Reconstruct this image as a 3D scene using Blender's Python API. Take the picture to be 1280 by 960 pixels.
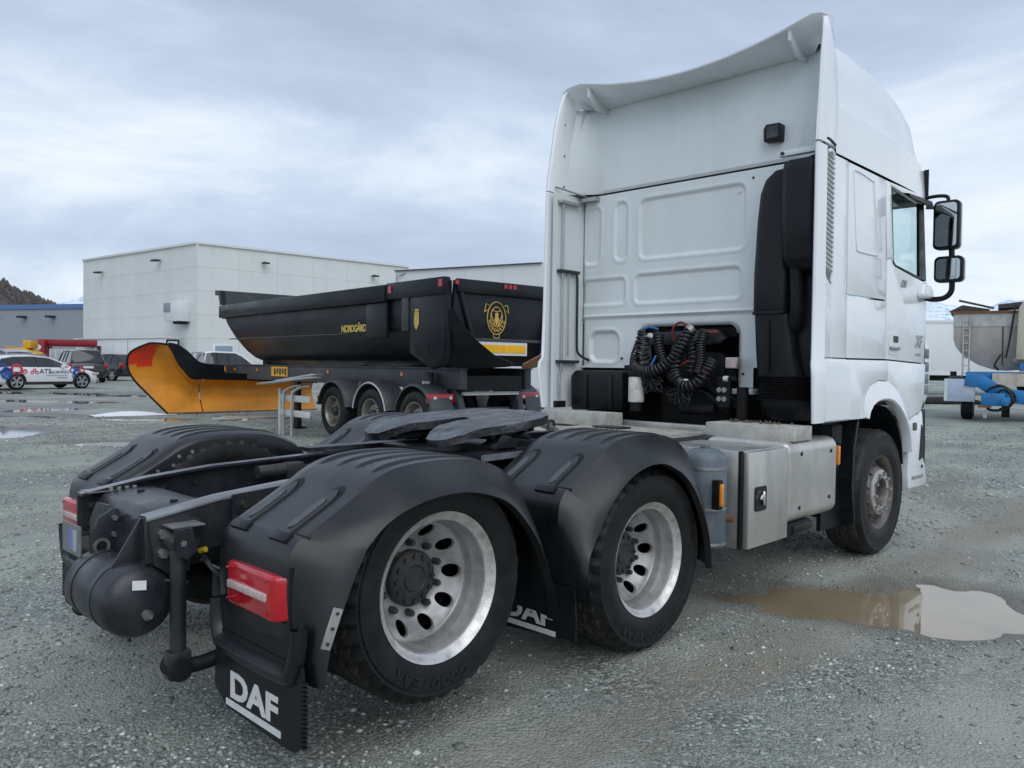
import bpy, bmesh, math, random
import numpy as np
from mathutils import Vector, Matrix
for _o in list(bpy.data.objects): bpy.data.objects.remove(_o)
SC = bpy.context.scene
COL = SC.collection
rad = math.radians
RNG = random.Random(7)

# ------------------------------------------------------------------ camera
CAM = Vector((-3.4772, -3.595, 1.5))
Fv = Vector((0.71579799, 0.69793945, -0.02266618)); Rv = Vector((0.69827054, -0.71571659, 0.01296238)); Uv = Vector((0.00717561, 0.02510557, 0.99965905))
cd = bpy.data.cameras.new('camera'); cam = bpy.data.objects.new('camera', cd); COL.objects.link(cam)
cam.matrix_world = Matrix(((Rv.x, Uv.x, -Fv.x, CAM.x), (Rv.y, Uv.y, -Fv.y, CAM.y), (Rv.z, Uv.z, -Fv.z, CAM.z), (0, 0, 0, 1)))
cd.sensor_width = 36; cd.lens = 36 * 998.29 / 1280; cd.clip_end = 20000; cd.clip_start = 0.05
SC.camera = cam

# ------------------------------------------------------------------ world: overcast sky with long cloud bands
SUN_EL, SUN_AZ = rad(47), rad(210)
w = bpy.data.worlds.new('World'); SC.world = w; w.use_nodes = True
nt = w.node_tree; nt.nodes.clear()
def N(t, **k):
    n = nt.nodes.new(t)
    for a, b in k.items(): setattr(n, a, b)
    return n
out = N('ShaderNodeOutputWorld'); bg = N('ShaderNodeBackground'); nt.links.new(bg.outputs[0], out.inputs[0])
sky = N('ShaderNodeTexSky'); sky.sky_type = 'NISHITA'; sky.sun_disc = False; sky.sun_elevation = SUN_EL; sky.sun_rotation = SUN_AZ
tc = N('ShaderNodeTexCoord')
mp = N('ShaderNodeMapping'); mp.inputs['Scale'].default_value = (1.0, 1.0, 3.6); nt.links.new(tc.outputs['Generated'], mp.inputs[0])
n1 = N('ShaderNodeTexNoise'); n1.inputs['Scale'].default_value = 2.1; n1.inputs['Detail'].default_value = 7; n1.inputs['Roughness'].default_value = .60; n1.inputs['Distortion'].default_value = .5
nt.links.new(mp.outputs[0], n1.inputs['Vector'])
mp2 = N('ShaderNodeMapping'); mp2.inputs['Scale'].default_value = (.7, .7, 2.4); mp2.inputs['Location'].default_value = (1.3, .4, .2); nt.links.new(tc.outputs['Generated'], mp2.inputs[0])
n2 = N('ShaderNodeTexNoise'); n2.inputs['Scale'].default_value = 1.6; n2.inputs['Detail'].default_value = 4; nt.links.new(mp2.outputs[0], n2.inputs['Vector'])
# height of the view ray: clouds are brighter low over the horizon
sep = N('ShaderNodeSeparateXYZ'); nt.links.new(tc.outputs['Generated'], sep.inputs[0])
hr = N('ShaderNodeValToRGB'); cr = hr.color_ramp
cr.elements[0].position = 0.0; cr.elements[0].color = (.56, .56, .56, 1)
cr.elements[1].position = 1.0; cr.elements[1].color = (.50, .50, .50, 1)
for ps, v in ((.06, .58), (.13, .50), (.20, .60), (.27, .57), (.34, .47), (.5, .45)):
    e = cr.elements.new(ps); e.color = (v, v, v, 1)
nt.links.new(sep.outputs['Z'], hr.inputs[0])
def Mth(op, a, b):
    m = N('ShaderNodeMath', operation=op)
    for i, x in enumerate((a, b)):
        if isinstance(x, (int, float)): m.inputs[i].default_value = x
        else: nt.links.new(x, m.inputs[i])
    return m.outputs[0]
s = Mth('ADD', Mth('MULTIPLY', n1.outputs['Fac'], .62), Mth('MULTIPLY', n2.outputs['Fac'], .38))
s = Mth('ADD', s, Mth('SUBTRACT', hr.outputs[0], .5))
rp = N('ShaderNodeValToRGB'); r = rp.color_ramp
r.elements[0].position = .32; r.elements[0].color = (3.5, 4.2, 5.35, 1)
r.elements[1].position = .70; r.elements[1].color = (7.9, 8.3, 8.7, 1)
for ps, c in ((.43, (4.1, 4.9, 6.2)), (.50, (4.75, 5.6, 6.9)), (.58, (6.0, 6.75, 7.7))):
    e = r.elements.new(ps); e.color = (*c, 1)
nt.links.new(s, rp.inputs[0])
mx = N('ShaderNodeMixRGB'); mx.inputs[0].default_value = .93
nt.links.new(sky.outputs[0], mx.inputs[1]); nt.links.new(rp.outputs[0], mx.inputs[2])
nt.links.new(mx.outputs[0], bg.inputs[0]); bg.inputs[1].default_value = .1

# ------------------------------------------------------------------ sun behind cloud
ld = bpy.data.lights.new('sun', 'SUN'); ld.energy = 1.2; ld.angle = rad(60); ld.color = (1, .99, .98)
sun = bpy.data.objects.new('sun', ld); COL.objects.link(sun)
sd = Vector((math.sin(SUN_AZ) * math.cos(SUN_EL), math.cos(SUN_AZ) * math.cos(SUN_EL), math.sin(SUN_EL)))
sun.rotation_euler = sd.to_track_quat('Z', 'Y').to_euler()
vs = SC.view_settings; vs.view_transform = 'Standard'; vs.look = 'None'; vs.exposure = 0.36; vs.gamma = 1; vs.use_curve_mapping = False

# ------------------------------------------------------------------ materials
MATS = {}
def mat(name, col, rough=.5, metal=0., var=.12, vs=6., rvar=.12, bump=0., bs=80., dirt_or_sheen=None, coat=0., emit=None, trans=0., ior=1.45, alpha=1., spec=.5):
    if name in MATS: return MATS[name]
    m = bpy.data.materials.new(name); m.use_nodes = True; t = m.node_tree; b = t.nodes['Principled BSDF']
    def nn(ty): return t.nodes.new(ty)
    L = t.links.new
    tcn = nn('ShaderNodeTexCoord')
    nz = nn('ShaderNodeTexNoise'); nz.inputs['Scale'].default_value = vs; nz.inputs['Detail'].default_value = 6; nz.inputs['Roughness'].default_value = .6
    L(tcn.outputs['Object'], nz.inputs['Vector'])
    cr = nn('ShaderNodeValToRGB')
    lo = [max(0, c * (1 - var)) for c in col]; hi = [min(1, c * (1 + var)) for c in col]
    cr.color_ramp.elements[0].position = .3; cr.color_ramp.elements[0].color = (*lo, 1)
    cr.color_ramp.elements[1].position = .7; cr.color_ramp.elements[1].color = (*hi, 1)
    L(nz.outputs['Fac'], cr.inputs[0]); src = cr.outputs[0]
    if dirt_or_sheen:
        dcol, amt, dsc, stretch = dirt_or_sheen
        mpn = nn('ShaderNodeMapping'); mpn.inputs['Scale'].default_value = stretch; L(tcn.outputs['Object'], mpn.inputs[0])
        dz = nn('ShaderNodeTexNoise'); dz.inputs['Scale'].default_value = dsc; dz.inputs['Detail'].default_value = 8; dz.inputs['Roughness'].default_value = .65; L(mpn.outputs[0], dz.inputs['Vector'])
        dr = nn('ShaderNodeValToRGB'); dr.color_ramp.elements[0].position = .46; dr.color_ramp.elements[0].color = (0, 0, 0, 1); dr.color_ramp.elements[1].position = .72; dr.color_ramp.elements[1].color = (amt, amt, amt, 1)
        L(dz.outputs['Fac'], dr.inputs[0])
        mxn = nn('ShaderNodeMixRGB'); L(dr.outputs[0], mxn.inputs[0]); L(src, mxn.inputs[1]); mxn.inputs[2].default_value = (*dcol, 1); src = mxn.outputs[0]
    L(src, b.inputs['Base Color'])
    mr = nn('ShaderNodeMapRange'); mr.inputs[1].default_value = .3; mr.inputs[2].default_value = .7; mr.inputs[3].default_value = max(.02, rough - rvar); mr.inputs[4].default_value = min(1, rough + rvar)
    L(nz.outputs['Fac'], mr.inputs[0]); L(mr.outputs[0], b.inputs['Roughness'])
    b.inputs['Metallic'].default_value = metal; b.inputs['Specular IOR Level'].default_value = spec
    b.inputs['Coat Weight'].default_value = coat; b.inputs['Coat Roughness'].default_value = .06
    b.inputs['IOR'].default_value = ior; b.inputs['Transmission Weight'].default_value = trans; b.inputs['Alpha'].default_value = alpha
    if bump:
        bz = nn('ShaderNodeTexNoise'); bz.inputs['Scale'].default_value = bs; bz.inputs['Detail'].default_value = 5; L(tcn.outputs['Object'], bz.inputs['Vector'])
        bp = nn('ShaderNodeBump'); bp.inputs['Strength'].default_value = bump; bp.inputs['Distance'].default_value = .01; L(bz.outputs['Fac'], bp.inputs['Height']); L(bp.outputs[0], b.inputs['Normal'])
    if emit: b.inputs['Emission Color'].default_value = (*emit[0], 1); b.inputs['Emission Strength'].default_value = emit[1]
    MATS[name] = m; return m

WHITE = mat('white_paint', (.77, .80, .82), .28, 0, .02, 1.5, .05, dirt_or_sheen=((.58, .58, .56), .22, 2.2, (1, 1, .35)), coat=.5)
WHITE2 = mat('white_dull_paint', (.66, .705, .71), .42, 0, .03, 1.5, .06, dirt_or_sheen=((.48, .49, .47), .30, 2.6, (1, 1, .3)), coat=.15)
PLAS = mat('black_fender_plastic', (.0055, .0066, .008), .33, 0, .25, 5, .07, bump=.05, bs=260, dirt_or_sheen=((.022, .023, .023), .6, 3.5, (1, 1, .4)), spec=.6)
PLAS2 = mat('black_plastic', (.008, .010, .012), .38, 0, .25, 8, .1, bump=.05, bs=200, dirt_or_sheen=((.020, .021, .022), .4, 7, (1, 1, .4)), spec=.3)
RUB = mat('tyre_rubber', (.009, .0095, .010), .46, 0, .25, 14, .12, bump=.12, bs=120, dirt_or_sheen=((.024, .024, .023), .5, 7, (1, 1, 1)), spec=.3)
RUBDIRT = mat('tyre_tread_rubber', (.014, .014, .014), .8, 0, .3, 20, .1, bump=.5, bs=60, dirt_or_sheen=((.075, .068, .056), .8, 10, (1, 1, 1)))
FRAME = mat('frame_grey_paint', (.017, .021, .026), .34, 0, .25, 6, .1, bump=.08, bs=90, dirt_or_sheen=((.075, .07, .065), .5, 6, (1, 1, .5)))
RAILTOP = mat('worn_rail_edge', (.22, .235, .245), .4, .3, .2, 9, .1, dirt_or_sheen=((.08, .075, .07), .6, 7, (.3, 1, 1)))
DARK = mat('underbody_black', (.007, .0075, .008), .6, 0, .3, 9, .15, bump=.2, bs=70, dirt_or_sheen=((.035, .032, .028), .4, 10, (1, 1, 1)), spec=.25)
ALU = mat('rim_aluminium', (.40, .40, .395), .42, .40, .10, 8, .10, dirt_or_sheen=((.15, .14, .125), .85, 5, (1, 1, 1)))
ALUD = mat('dull_aluminium', (.50, .50, .48), .40, .75, .14, 5, .12, bump=.05, bs=200, dirt_or_sheen=((.25, .24, .21), .65, 4, (1, 1, .35)))
ALUF = mat('brushed_tank_aluminium', (.56, .55, .52), .38, .7, .10, 3, .1, bump=.04, bs=160, dirt_or_sheen=((.30, .28, .24), .7, 3.5, (1, 1, .25)))
DECK = mat('weathered_deck_metal', (.42, .42, .39), .7, .1, .16, 10, .1, bump=.2, bs=120, dirt_or_sheen=((.17, .15, .12), .65, 8, (1, 1, 1)))
STEEL = mat('bolt_steel', (.35, .35, .34), .4, .8, .2, 20, .1)
HUB = mat('hub_dark_metal', (.035, .038, .04), .5, .3, .25, 12, .12, dirt_or_sheen=((.10, .08, .06), .5, 10, (1, 1, 1)))
RUSTY = mat('rusty_rim', (.115, .10, .09), .55, .35, .3, 10, .12, dirt_or_sheen=((.26, .25, .24), .6, 9, (1, 1, 1)))
RUST = mat('rust', (.17, .075, .035), .8, 0, .3, 12, .1, bump=.2)
GREASE = mat('greasy_steel', (.022, .026, .030), .32, .35, .3, 9, .14, bump=.5, bs=38, dirt_or_sheen=((.19, .20, .21), .9, 7, (.4, 1, 1)))  # pale grey-blue patches paint the plate's sky highlights into its colour
REDL = mat('red_lens', (.40, .006, .014), .14, 0, .15, 12, .06, coat=.6)
REDD = mat('red_lens_deep', (.35, .008, .014), .15, 0, .15, 40, .06, coat=.6)
CLEAR = mat('clear_lens_strip', (.50, .38, .36), .25, 0, .15, 60, .08, coat=.5)
ORNG = mat('amber_lens', (.72, .24, .02), .3, 0, .15, 20, .08, coat=.4)
GLASS = mat('tinted_glass', (.86, .96, .93), .02, 0, .02, 3, .01, trans=1, ior=1.12)
DGLASS = mat('dark_glass', (.015, .018, .022), .06, 0, .1, 3, .02, coat=.5)
MIRR = mat('mirror_glass', (.55, .6, .62), .03, 1, .05, 3, .02)
PRINT = mat('white_print', (.62, .63, .62), .6, 0, .1, 20, .1)
BLKPRINT = mat('black_print', (.02, .02, .022), .5)
CHROME = mat('bright_metal', (.72, .72, .72), .2, 1, .1, 10, .08)
CABLE = mat('cable_black', (.014, .014, .016), .38, 0, .2, 20, .1)
CRED = mat('cable_red', (.40, .04, .02), .45); CBLUE = mat('cable_blue', (.03, .12, .40), .45); CYEL = mat('cable_yellow', (.55, .40, .03), .45)
FILT = mat('filter_white', (.62, .62, .58), .45, 0, .1, 10, .1, dirt_or_sheen=((.2, .18, .15), .6, 12, (1, 1, 1)))
GREYCYL = mat('grey_blue_paint', (.10, .125, .145), .42, 0, .15, 6, .1, dirt_or_sheen=((.30, .30, .30), .5, 8, (1, 1, .2)))
SEAT = mat('seat_cloth', (.05, .05, .055), .9)

# ------------------------------------------------------------------ mesh builder
class MB:
    def __init__(s): s.v = []; s.f = []
    def add(s, vs, fs):
        o = len(s.v); s.v += [tuple(x) for x in vs]; s.f += [tuple(i + o for i in f) for f in fs]; return s
    def box(s, a, b, M=None):
        x0, y0, z0 = a; x1, y1, z1 = b
        v = [(x0, y0, z0), (x1, y0, z0), (x1, y1, z0), (x0, y1, z0), (x0, y0, z1), (x1, y0, z1), (x1, y1, z1), (x0, y1, z1)]
        if M is not None: v = [tuple(M @ Vector(p)) for p in v]
        return s.add(v, [(0, 3, 2, 1), (4, 5, 6, 7), (0, 1, 5, 4), (1, 2, 6, 5), (2, 3, 7, 6), (3, 0, 4, 7)])
    def beam(s, p0, p1, w, h, up=(0, 0, 1)):
        p0 = Vector(p0); p1 = Vector(p1); d = (p1 - p0).normalized(); u = Vector(up); sd_ = d.cross(u)
        if sd_.length < 1e-4: sd_ = d.cross(Vector((0, 1, 0)))
        sd_.normalize(); u = sd_.cross(d)
        v = []
        for p in (p0, p1):
            for a, b in ((-1, -1), (1, -1), (1, 1), (-1, 1)): v.append(p + sd_ * (a * w / 2) + u * (b * h / 2))
        return s.add(v, [(0, 1, 2, 3), (7, 6, 5, 4), (0, 4, 5, 1), (1, 5, 6, 2), (2, 6, 7, 3), (3, 7, 4, 0)])
    def cyl(s, p0, p1, r0, r1=None, n=16, cap=True):
        if r1 is None: r1 = r0
        p0 = Vector(p0); p1 = Vector(p1); d = (p1 - p0).normalized(); a = d.orthogonal().normalized(); b = d.cross(a)
        v = []
        for p, r in ((p0, r0), (p1, r1)):
            for i in range(n):
                t = 2 * math.pi * i / n; v.append(p + a * (r * math.cos(t)) + b * (r * math.sin(t)))
        f = [(i, (i + 1) % n, n + (i + 1) % n, n + i) for i in range(n)]
        if cap: f += [tuple(range(n - 1, -1, -1)), tuple(range(n, 2 * n))]
        return s.add(v, f)
    def tube(s, path, r, n=8, cap=True):
        P = [Vector(p) for p in path]; T = []
        for i in range(len(P)):
            T.append((P[min(i + 1, len(P) - 1)] - P[max(i - 1, 0)]).normalized())
        a = T[0].orthogonal().normalized(); v = []
        for i, p in enumerate(P):
            a = (a - T[i] * a.dot(T[i])).normalized(); b = T[i].cross(a); rr = r[i] if isinstance(r, (list, tuple)) else r
            for k in range(n):
                t = 2 * math.pi * k / n; v.append(p + a * (rr * math.cos(t)) + b * (rr * math.sin(t)))
        f = [(i * n + k, i * n + (k + 1) % n, (i + 1) * n + (k + 1) % n, (i + 1) * n + k) for i in range(len(P) - 1) for k in range(n)]
        if cap: f += [tuple(range(n - 1, -1, -1)), tuple(range((len(P) - 1) * n, len(P) * n))]
        return s.add(v, f)
    def lathe(s, prof, n=48, M=None, rmod=None, closed=False):
        # prof: (r, y) about the local Y axis
        v = []; m = len(prof)
        for i in range(n):
            t = 2 * math.pi * i / n
            for j, (r_, y) in enumerate(prof):
                rr = r_ + (rmod(i, j) if rmod else 0); p = Vector((rr * math.cos(t), y, rr * math.sin(t)))
                v.append(M @ p if M is not None else p)
        f = []
        for i in range(n):
            k = (i + 1) % n
            for j in range(m - 1 if not closed else m):
                j2 = (j + 1) % m; f.append((i * m + j, k * m + j, k * m + j2, i * m + j2))
        return s.add(v, f)
    def prism(s, poly, ax, a, b):
        # poly in the two other axes (order x,y,z without ax)
        def P(p, c): return {'x': (c, p[0], p[1]), 'y': (p[0], c, p[1]), 'z': (p[0], p[1], c)}[ax]
        n = len(poly); v = [P(p, a) for p in poly] + [P(p, b) for p in poly]
        f = [tuple(range(n)), tuple(range(2 * n - 1, n - 1, -1))] + [(i, n + i, n + (i + 1) % n, (i + 1) % n) for i in range(n)]
        return s.add(v, f)
    def loft(s, secs, closed=False, cap=False):
        m = len(secs[0]); v = [p for q in secs for p in q]; f = []
        for i in range(len(secs) - 1):
            for j in range(m if closed else m - 1):
                j2 = (j + 1) % m; f.append((i * m + j, (i + 1) * m + j, (i + 1) * m + j2, i * m + j2))
        if cap: f += [tuple(range(m)), tuple(range((len(secs) - 1) * m + m - 1, (len(secs) - 1) * m - 1, -1))]
        return s.add(v, f)
    def xf(s, M):
        s.v = [tuple(M @ Vector(p)) for p in s.v]; return s
    def mesh(s, name, m=None, smooth=35, bevel=0., seg=2, merge=True, solid=0.):
        me = bpy.data.meshes.new(name); me.from_pydata(s.v, [], s.f); me.update()
        bm = bmesh.new(); bm.from_mesh(me)
        if merge: bmesh.ops.remove_doubles(bm, verts=bm.verts, dist=1e-5)
        bmesh.ops.recalc_face_normals(bm, faces=bm.faces)
        if solid: bmesh.ops.solidify(bm, geom=bm.faces[:], thickness=solid)
        if bevel:
            es = [e for e in bm.edges if len(e.link_faces) == 2 and e.calc_face_angle(0) > rad(28)]
            bmesh.ops.bevel(bm, geom=es, offset=bevel, segments=seg, profile=.5, affect='EDGES', clamp_overlap=True)
        bm.to_mesh(me); bm.free()
        if m: me.materials.append(m)
        if smooth is not None:
            me.shade_smooth(); me.set_sharp_from_angle(angle=rad(smooth))
        return me
    def build(s, name, m, parent=None, **k):
        return link(name, s.mesh(name, m, **k), parent)
def link(name, me, parent=None, loc=None, rot=None):
    o = bpy.data.objects.new(name, me); COL.objects.link(o)
    if parent is not None: o.parent = parent
    if loc is not None: o.location = loc
    if rot is not None: o.rotation_euler = rot
    return o
def tag(o, label=None, cat=None, group=None, kind=None):
    if label: o['label'] = label
    if cat: o['category'] = cat
    if group: o['group'] = group
    if kind: o['kind'] = kind
    return o
def empty(name, loc=(0, 0, 0), rz=0, label=None, cat=None, group=None):
    o = bpy.data.objects.new(name, None); COL.objects.link(o); o.location = loc; o.rotation_euler = (0, 0, rz); o.empty_display_size = .2
    return tag(o, label, cat, group)
def copy_tree(o, parent=None):
    c = o.copy(); COL.objects.link(c); c.parent = parent
    for ch in o.children: copy_tree(ch, c)
    return c
def smooth01(t): t = min(1, max(0, t)); return t * t * (3 - 2 * t)
def rrect(x0, x1, y0, y1, r, n=5):
    p = []
    for cx_, cy_, a0 in ((x1 - r, y1 - r, 0), (x0 + r, y1 - r, 90), (x0 + r, y0 + r, 180), (x1 - r, y0 + r, 270)):
        for i in range(n + 1):
            t = rad(a0 + 90 * i / n); p.append((cx_ + r * math.cos(t), cy_ + r * math.sin(t)))
    return p
def spline(pts, n=8):
    P = [Vector(p) for p in pts]; o = []
    for i in range(len(P) - 1):
        p0 = P[max(i - 1, 0)]; p1 = P[i]; p2 = P[i + 1]; p3 = P[min(i + 2, len(P) - 1)]
        for k in range(n):
            t = k / n; o.append(.5 * ((2 * p1) + (p2 - p0) * t + (2 * p0 - 5 * p1 + 4 * p2 - p3) * t * t + (3 * p1 - p0 - 3 * p2 + p3) * t ** 3))
    o.append(P[-1]); return o
def coil(path, cr_, wr, turns, n=None):
    """helix tube round a path"""
    S = spline(path, 16); L = len(S) - 1; n = n or turns * 12; pts = []
    T0 = None; a = None
    fr = []
    for i, p in enumerate(S):
        T = (S[min(i + 1, L)] - S[max(i - 1, 0)]).normalized()
        a = T.orthogonal().normalized() if a is None else (a - T * a.dot(T)).normalized(); fr.append((p, a.copy(), T.cross(a)))
    for k in range(n + 1):
        u = k / n * L; i = min(int(u), L - 1); t = u - i; p = fr[i][0].lerp(fr[i + 1][0], t); A = fr[i][1].lerp(fr[i + 1][1], t); B = fr[i][2].lerp(fr[i + 1][2], t)
        th = 2 * math.pi * turns * k / n; pts.append(p + A * (cr_ * math.cos(th)) + B * (cr_ * math.sin(th)))
    return MB().tube(pts, wr, 6)
def text_mesh(txt, size, depth=.002, shear=0., bold=0., spacing=1.):
    cu = bpy.data.curves.new('lettering', 'FONT'); cu.body = txt; cu.size = size; cu.extrude = depth; cu.shear = shear; cu.offset = bold; cu.space_character = spacing; cu.align_x = 'CENTER'; cu.align_y = 'CENTER'; cu.resolution_u = 3
    o = bpy.data.objects.new('tmp', cu); COL.objects.link(o); bpy.context.view_layer.update()
    me = bpy.data.meshes.new_from_object(o.evaluated_get(bpy.context.evaluated_depsgraph_get())); bpy.data.objects.remove(o); bpy.data.curves.remove(cu); return me
def text_obj(name, txt, size, m, parent, pos, ux, uy, sx=1., **k):
    me = text_mesh(txt, size, **k); me.materials.clear(); me.materials.append(m); me.name = name
    if sx != 1: me.transform(Matrix.Diagonal((sx, 1, 1, 1)))
    o = link(name, me, parent); ux = Vector(ux).normalized(); uy = Vector(uy); n = ux.cross(uy).normalized(); uy = n.cross(ux)
    o.matrix_local = Matrix(((ux.x, uy.x, n.x, pos[0]), (ux.y, uy.y, n.y, pos[1]), (ux.z, uy.z, n.z, pos[2]), (0, 0, 0, 1))); return o
# ------------------------------------------------------------------ ground
_r = np.random.RandomState(3)
_tab = _r.rand(256, 256)
def vnoise(x, y, sc):
    x = np.asarray(x) * sc + 57.3; y = np.asarray(y) * sc + 91.7; xi = np.floor(x).astype(int); yi = np.floor(y).astype(int); fx = x - xi; fy = y - yi
    fx = fx * fx * (3 - 2 * fx); fy = fy * fy * (3 - 2 * fy)
    g = lambda a, b: _tab[a % 256, b % 256]
    return (g(xi, yi) * (1 - fx) + g(xi + 1, yi) * fx) * (1 - fy) + (g(xi, yi + 1) * (1 - fx) + g(xi + 1, yi + 1) * fx) * fy - .5
def base_h(x, y):
    d = np.hypot(np.asarray(x) - .8, np.asarray(y)); t = np.clip(d - 6, 0, 60); return .0062 * t * np.clip(t / 8, 0, 1)
# puddles: centre, half length, half width, angle, depth, outline roughness
PUD = [(2.06, -1.98, .62, .50, -25, .060, .55), (1.70, -1.48, .52, .31, -60, .056, .7), (1.42, -1.05, .22, .10, -50, .030, .5),
       (1.0, 14.6, 1.1, .9, 60, .05, .7), (1.9, 11.6, .75, .42, -40, .05, .6),
       (3.6, 22.0, 1.6, 1.0, 40, .05, .7), (2.2, 19.6, 1.8, .55, -45, .05, .8), (5.0, 26.0, 2.4, 1.0, -45, .05, .7), (6.2, 33, 4.0, 1.3, -45, .05, .7),
       (4.2, 16.8, 1.2, .5, -40, .05, .7), (8.5, 29, 2.2, .8, -45, .05, .7), (21.5, 6.4, 1.3, .5, 30, .05, .6)]
def pud_t(x, y, P):
    cx, cy, a, b, an, dp, ro = P; c, s_ = math.cos(rad(an)), math.sin(rad(an)); dx = x - cx; dy = y - cy; u = (dx * c + dy * s_) / a; v = (-dx * s_ + dy * c) / b
    rr = np.sqrt(u * u + v * v) + ro * (vnoise(x, y, 1.1 / min(a, b) ** .7) * .9 + vnoise(x, y, 3.1 / min(a, b) ** .7) * .45)
    return 1 - rr
def ground_h(x, y):
    h = base_h(x, y) + .030 * vnoise(x, y, .45) + .020 * vnoise(x, y, 1.7) + .014 * vnoise(x, y, 5.) + .010 * vnoise(x, y, 11.)
    near = np.exp(-((np.asarray(x) - .8) ** 2 / 30 + np.asarray(y) ** 2 / 14)); h = h * (1 - .0 * near)
    # worn wheel tracks along the lorry's right-hand wheels
    for yc in (-1.45, -3.1): h = h - .016 * np.exp(-((y - yc - .12 * np.sin(x * .5)) / .26) ** 2)
    for P in PUD:
        t = pud_t(x, y, P); h = h - (P[5] + .0) * np.clip(t * 1.6 + .35, 0, 1) ** 1.3
    # keep the ground just under the lorry's own wheels level
    for wx, wy in ((0, -1.1), (0, 1.1), (3.27, -1.1), (3.27, 1.1)):
        k = np.exp(-((x - wx) ** 2 / .09 + (y - wy) ** 2 / .09)); h = h * (1 - k) + k * 0.004
    return h
def axis(lo, hi, st, far):
    a = list(np.arange(lo, hi, st)); s_ = st
    p = a[-1]
    while p < far: s_ *= 1.10; p += s_; a.append(p)
    s_ = st; p = a[0]; pre = []
    while p > -far: s_ *= 1.10; p -= s_; pre.append(p)
    return np.array(pre[::-1] + a)
gx = axis(-4.2, 9.0, .07, 4000); gy = axis(-4.6, 21.0, .07, 4000)
X, Y = np.meshgrid(gx, gy, indexing='ij'); Z = ground_h(X, Y)
nx, ny = X.shape
me = bpy.data.meshes.new('ground'); V = np.stack([X, Y, Z], -1).reshape(-1, 3)
idx = np.arange(nx * ny).reshape(nx, ny); Q = np.stack([idx[:-1, :-1], idx[1:, :-1], idx[1:, 1:], idx[:-1, 1:]], -1).reshape(-1, 4)
me.vertices.add(len(V)); me.vertices.foreach_set('co', V.ravel()); me.loops.add(Q.size); me.loops.foreach_set('vertex_index', Q.ravel().astype(np.int32))
me.polygons.add(len(Q)); me.polygons.foreach_set('loop_start', np.arange(0, Q.size, 4, dtype=np.int32)); me.polygons.foreach_set('loop_total', np.full(len(Q), 4, dtype=np.int32)); me.update(calc_edges=True); me.shade_smooth()
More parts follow.
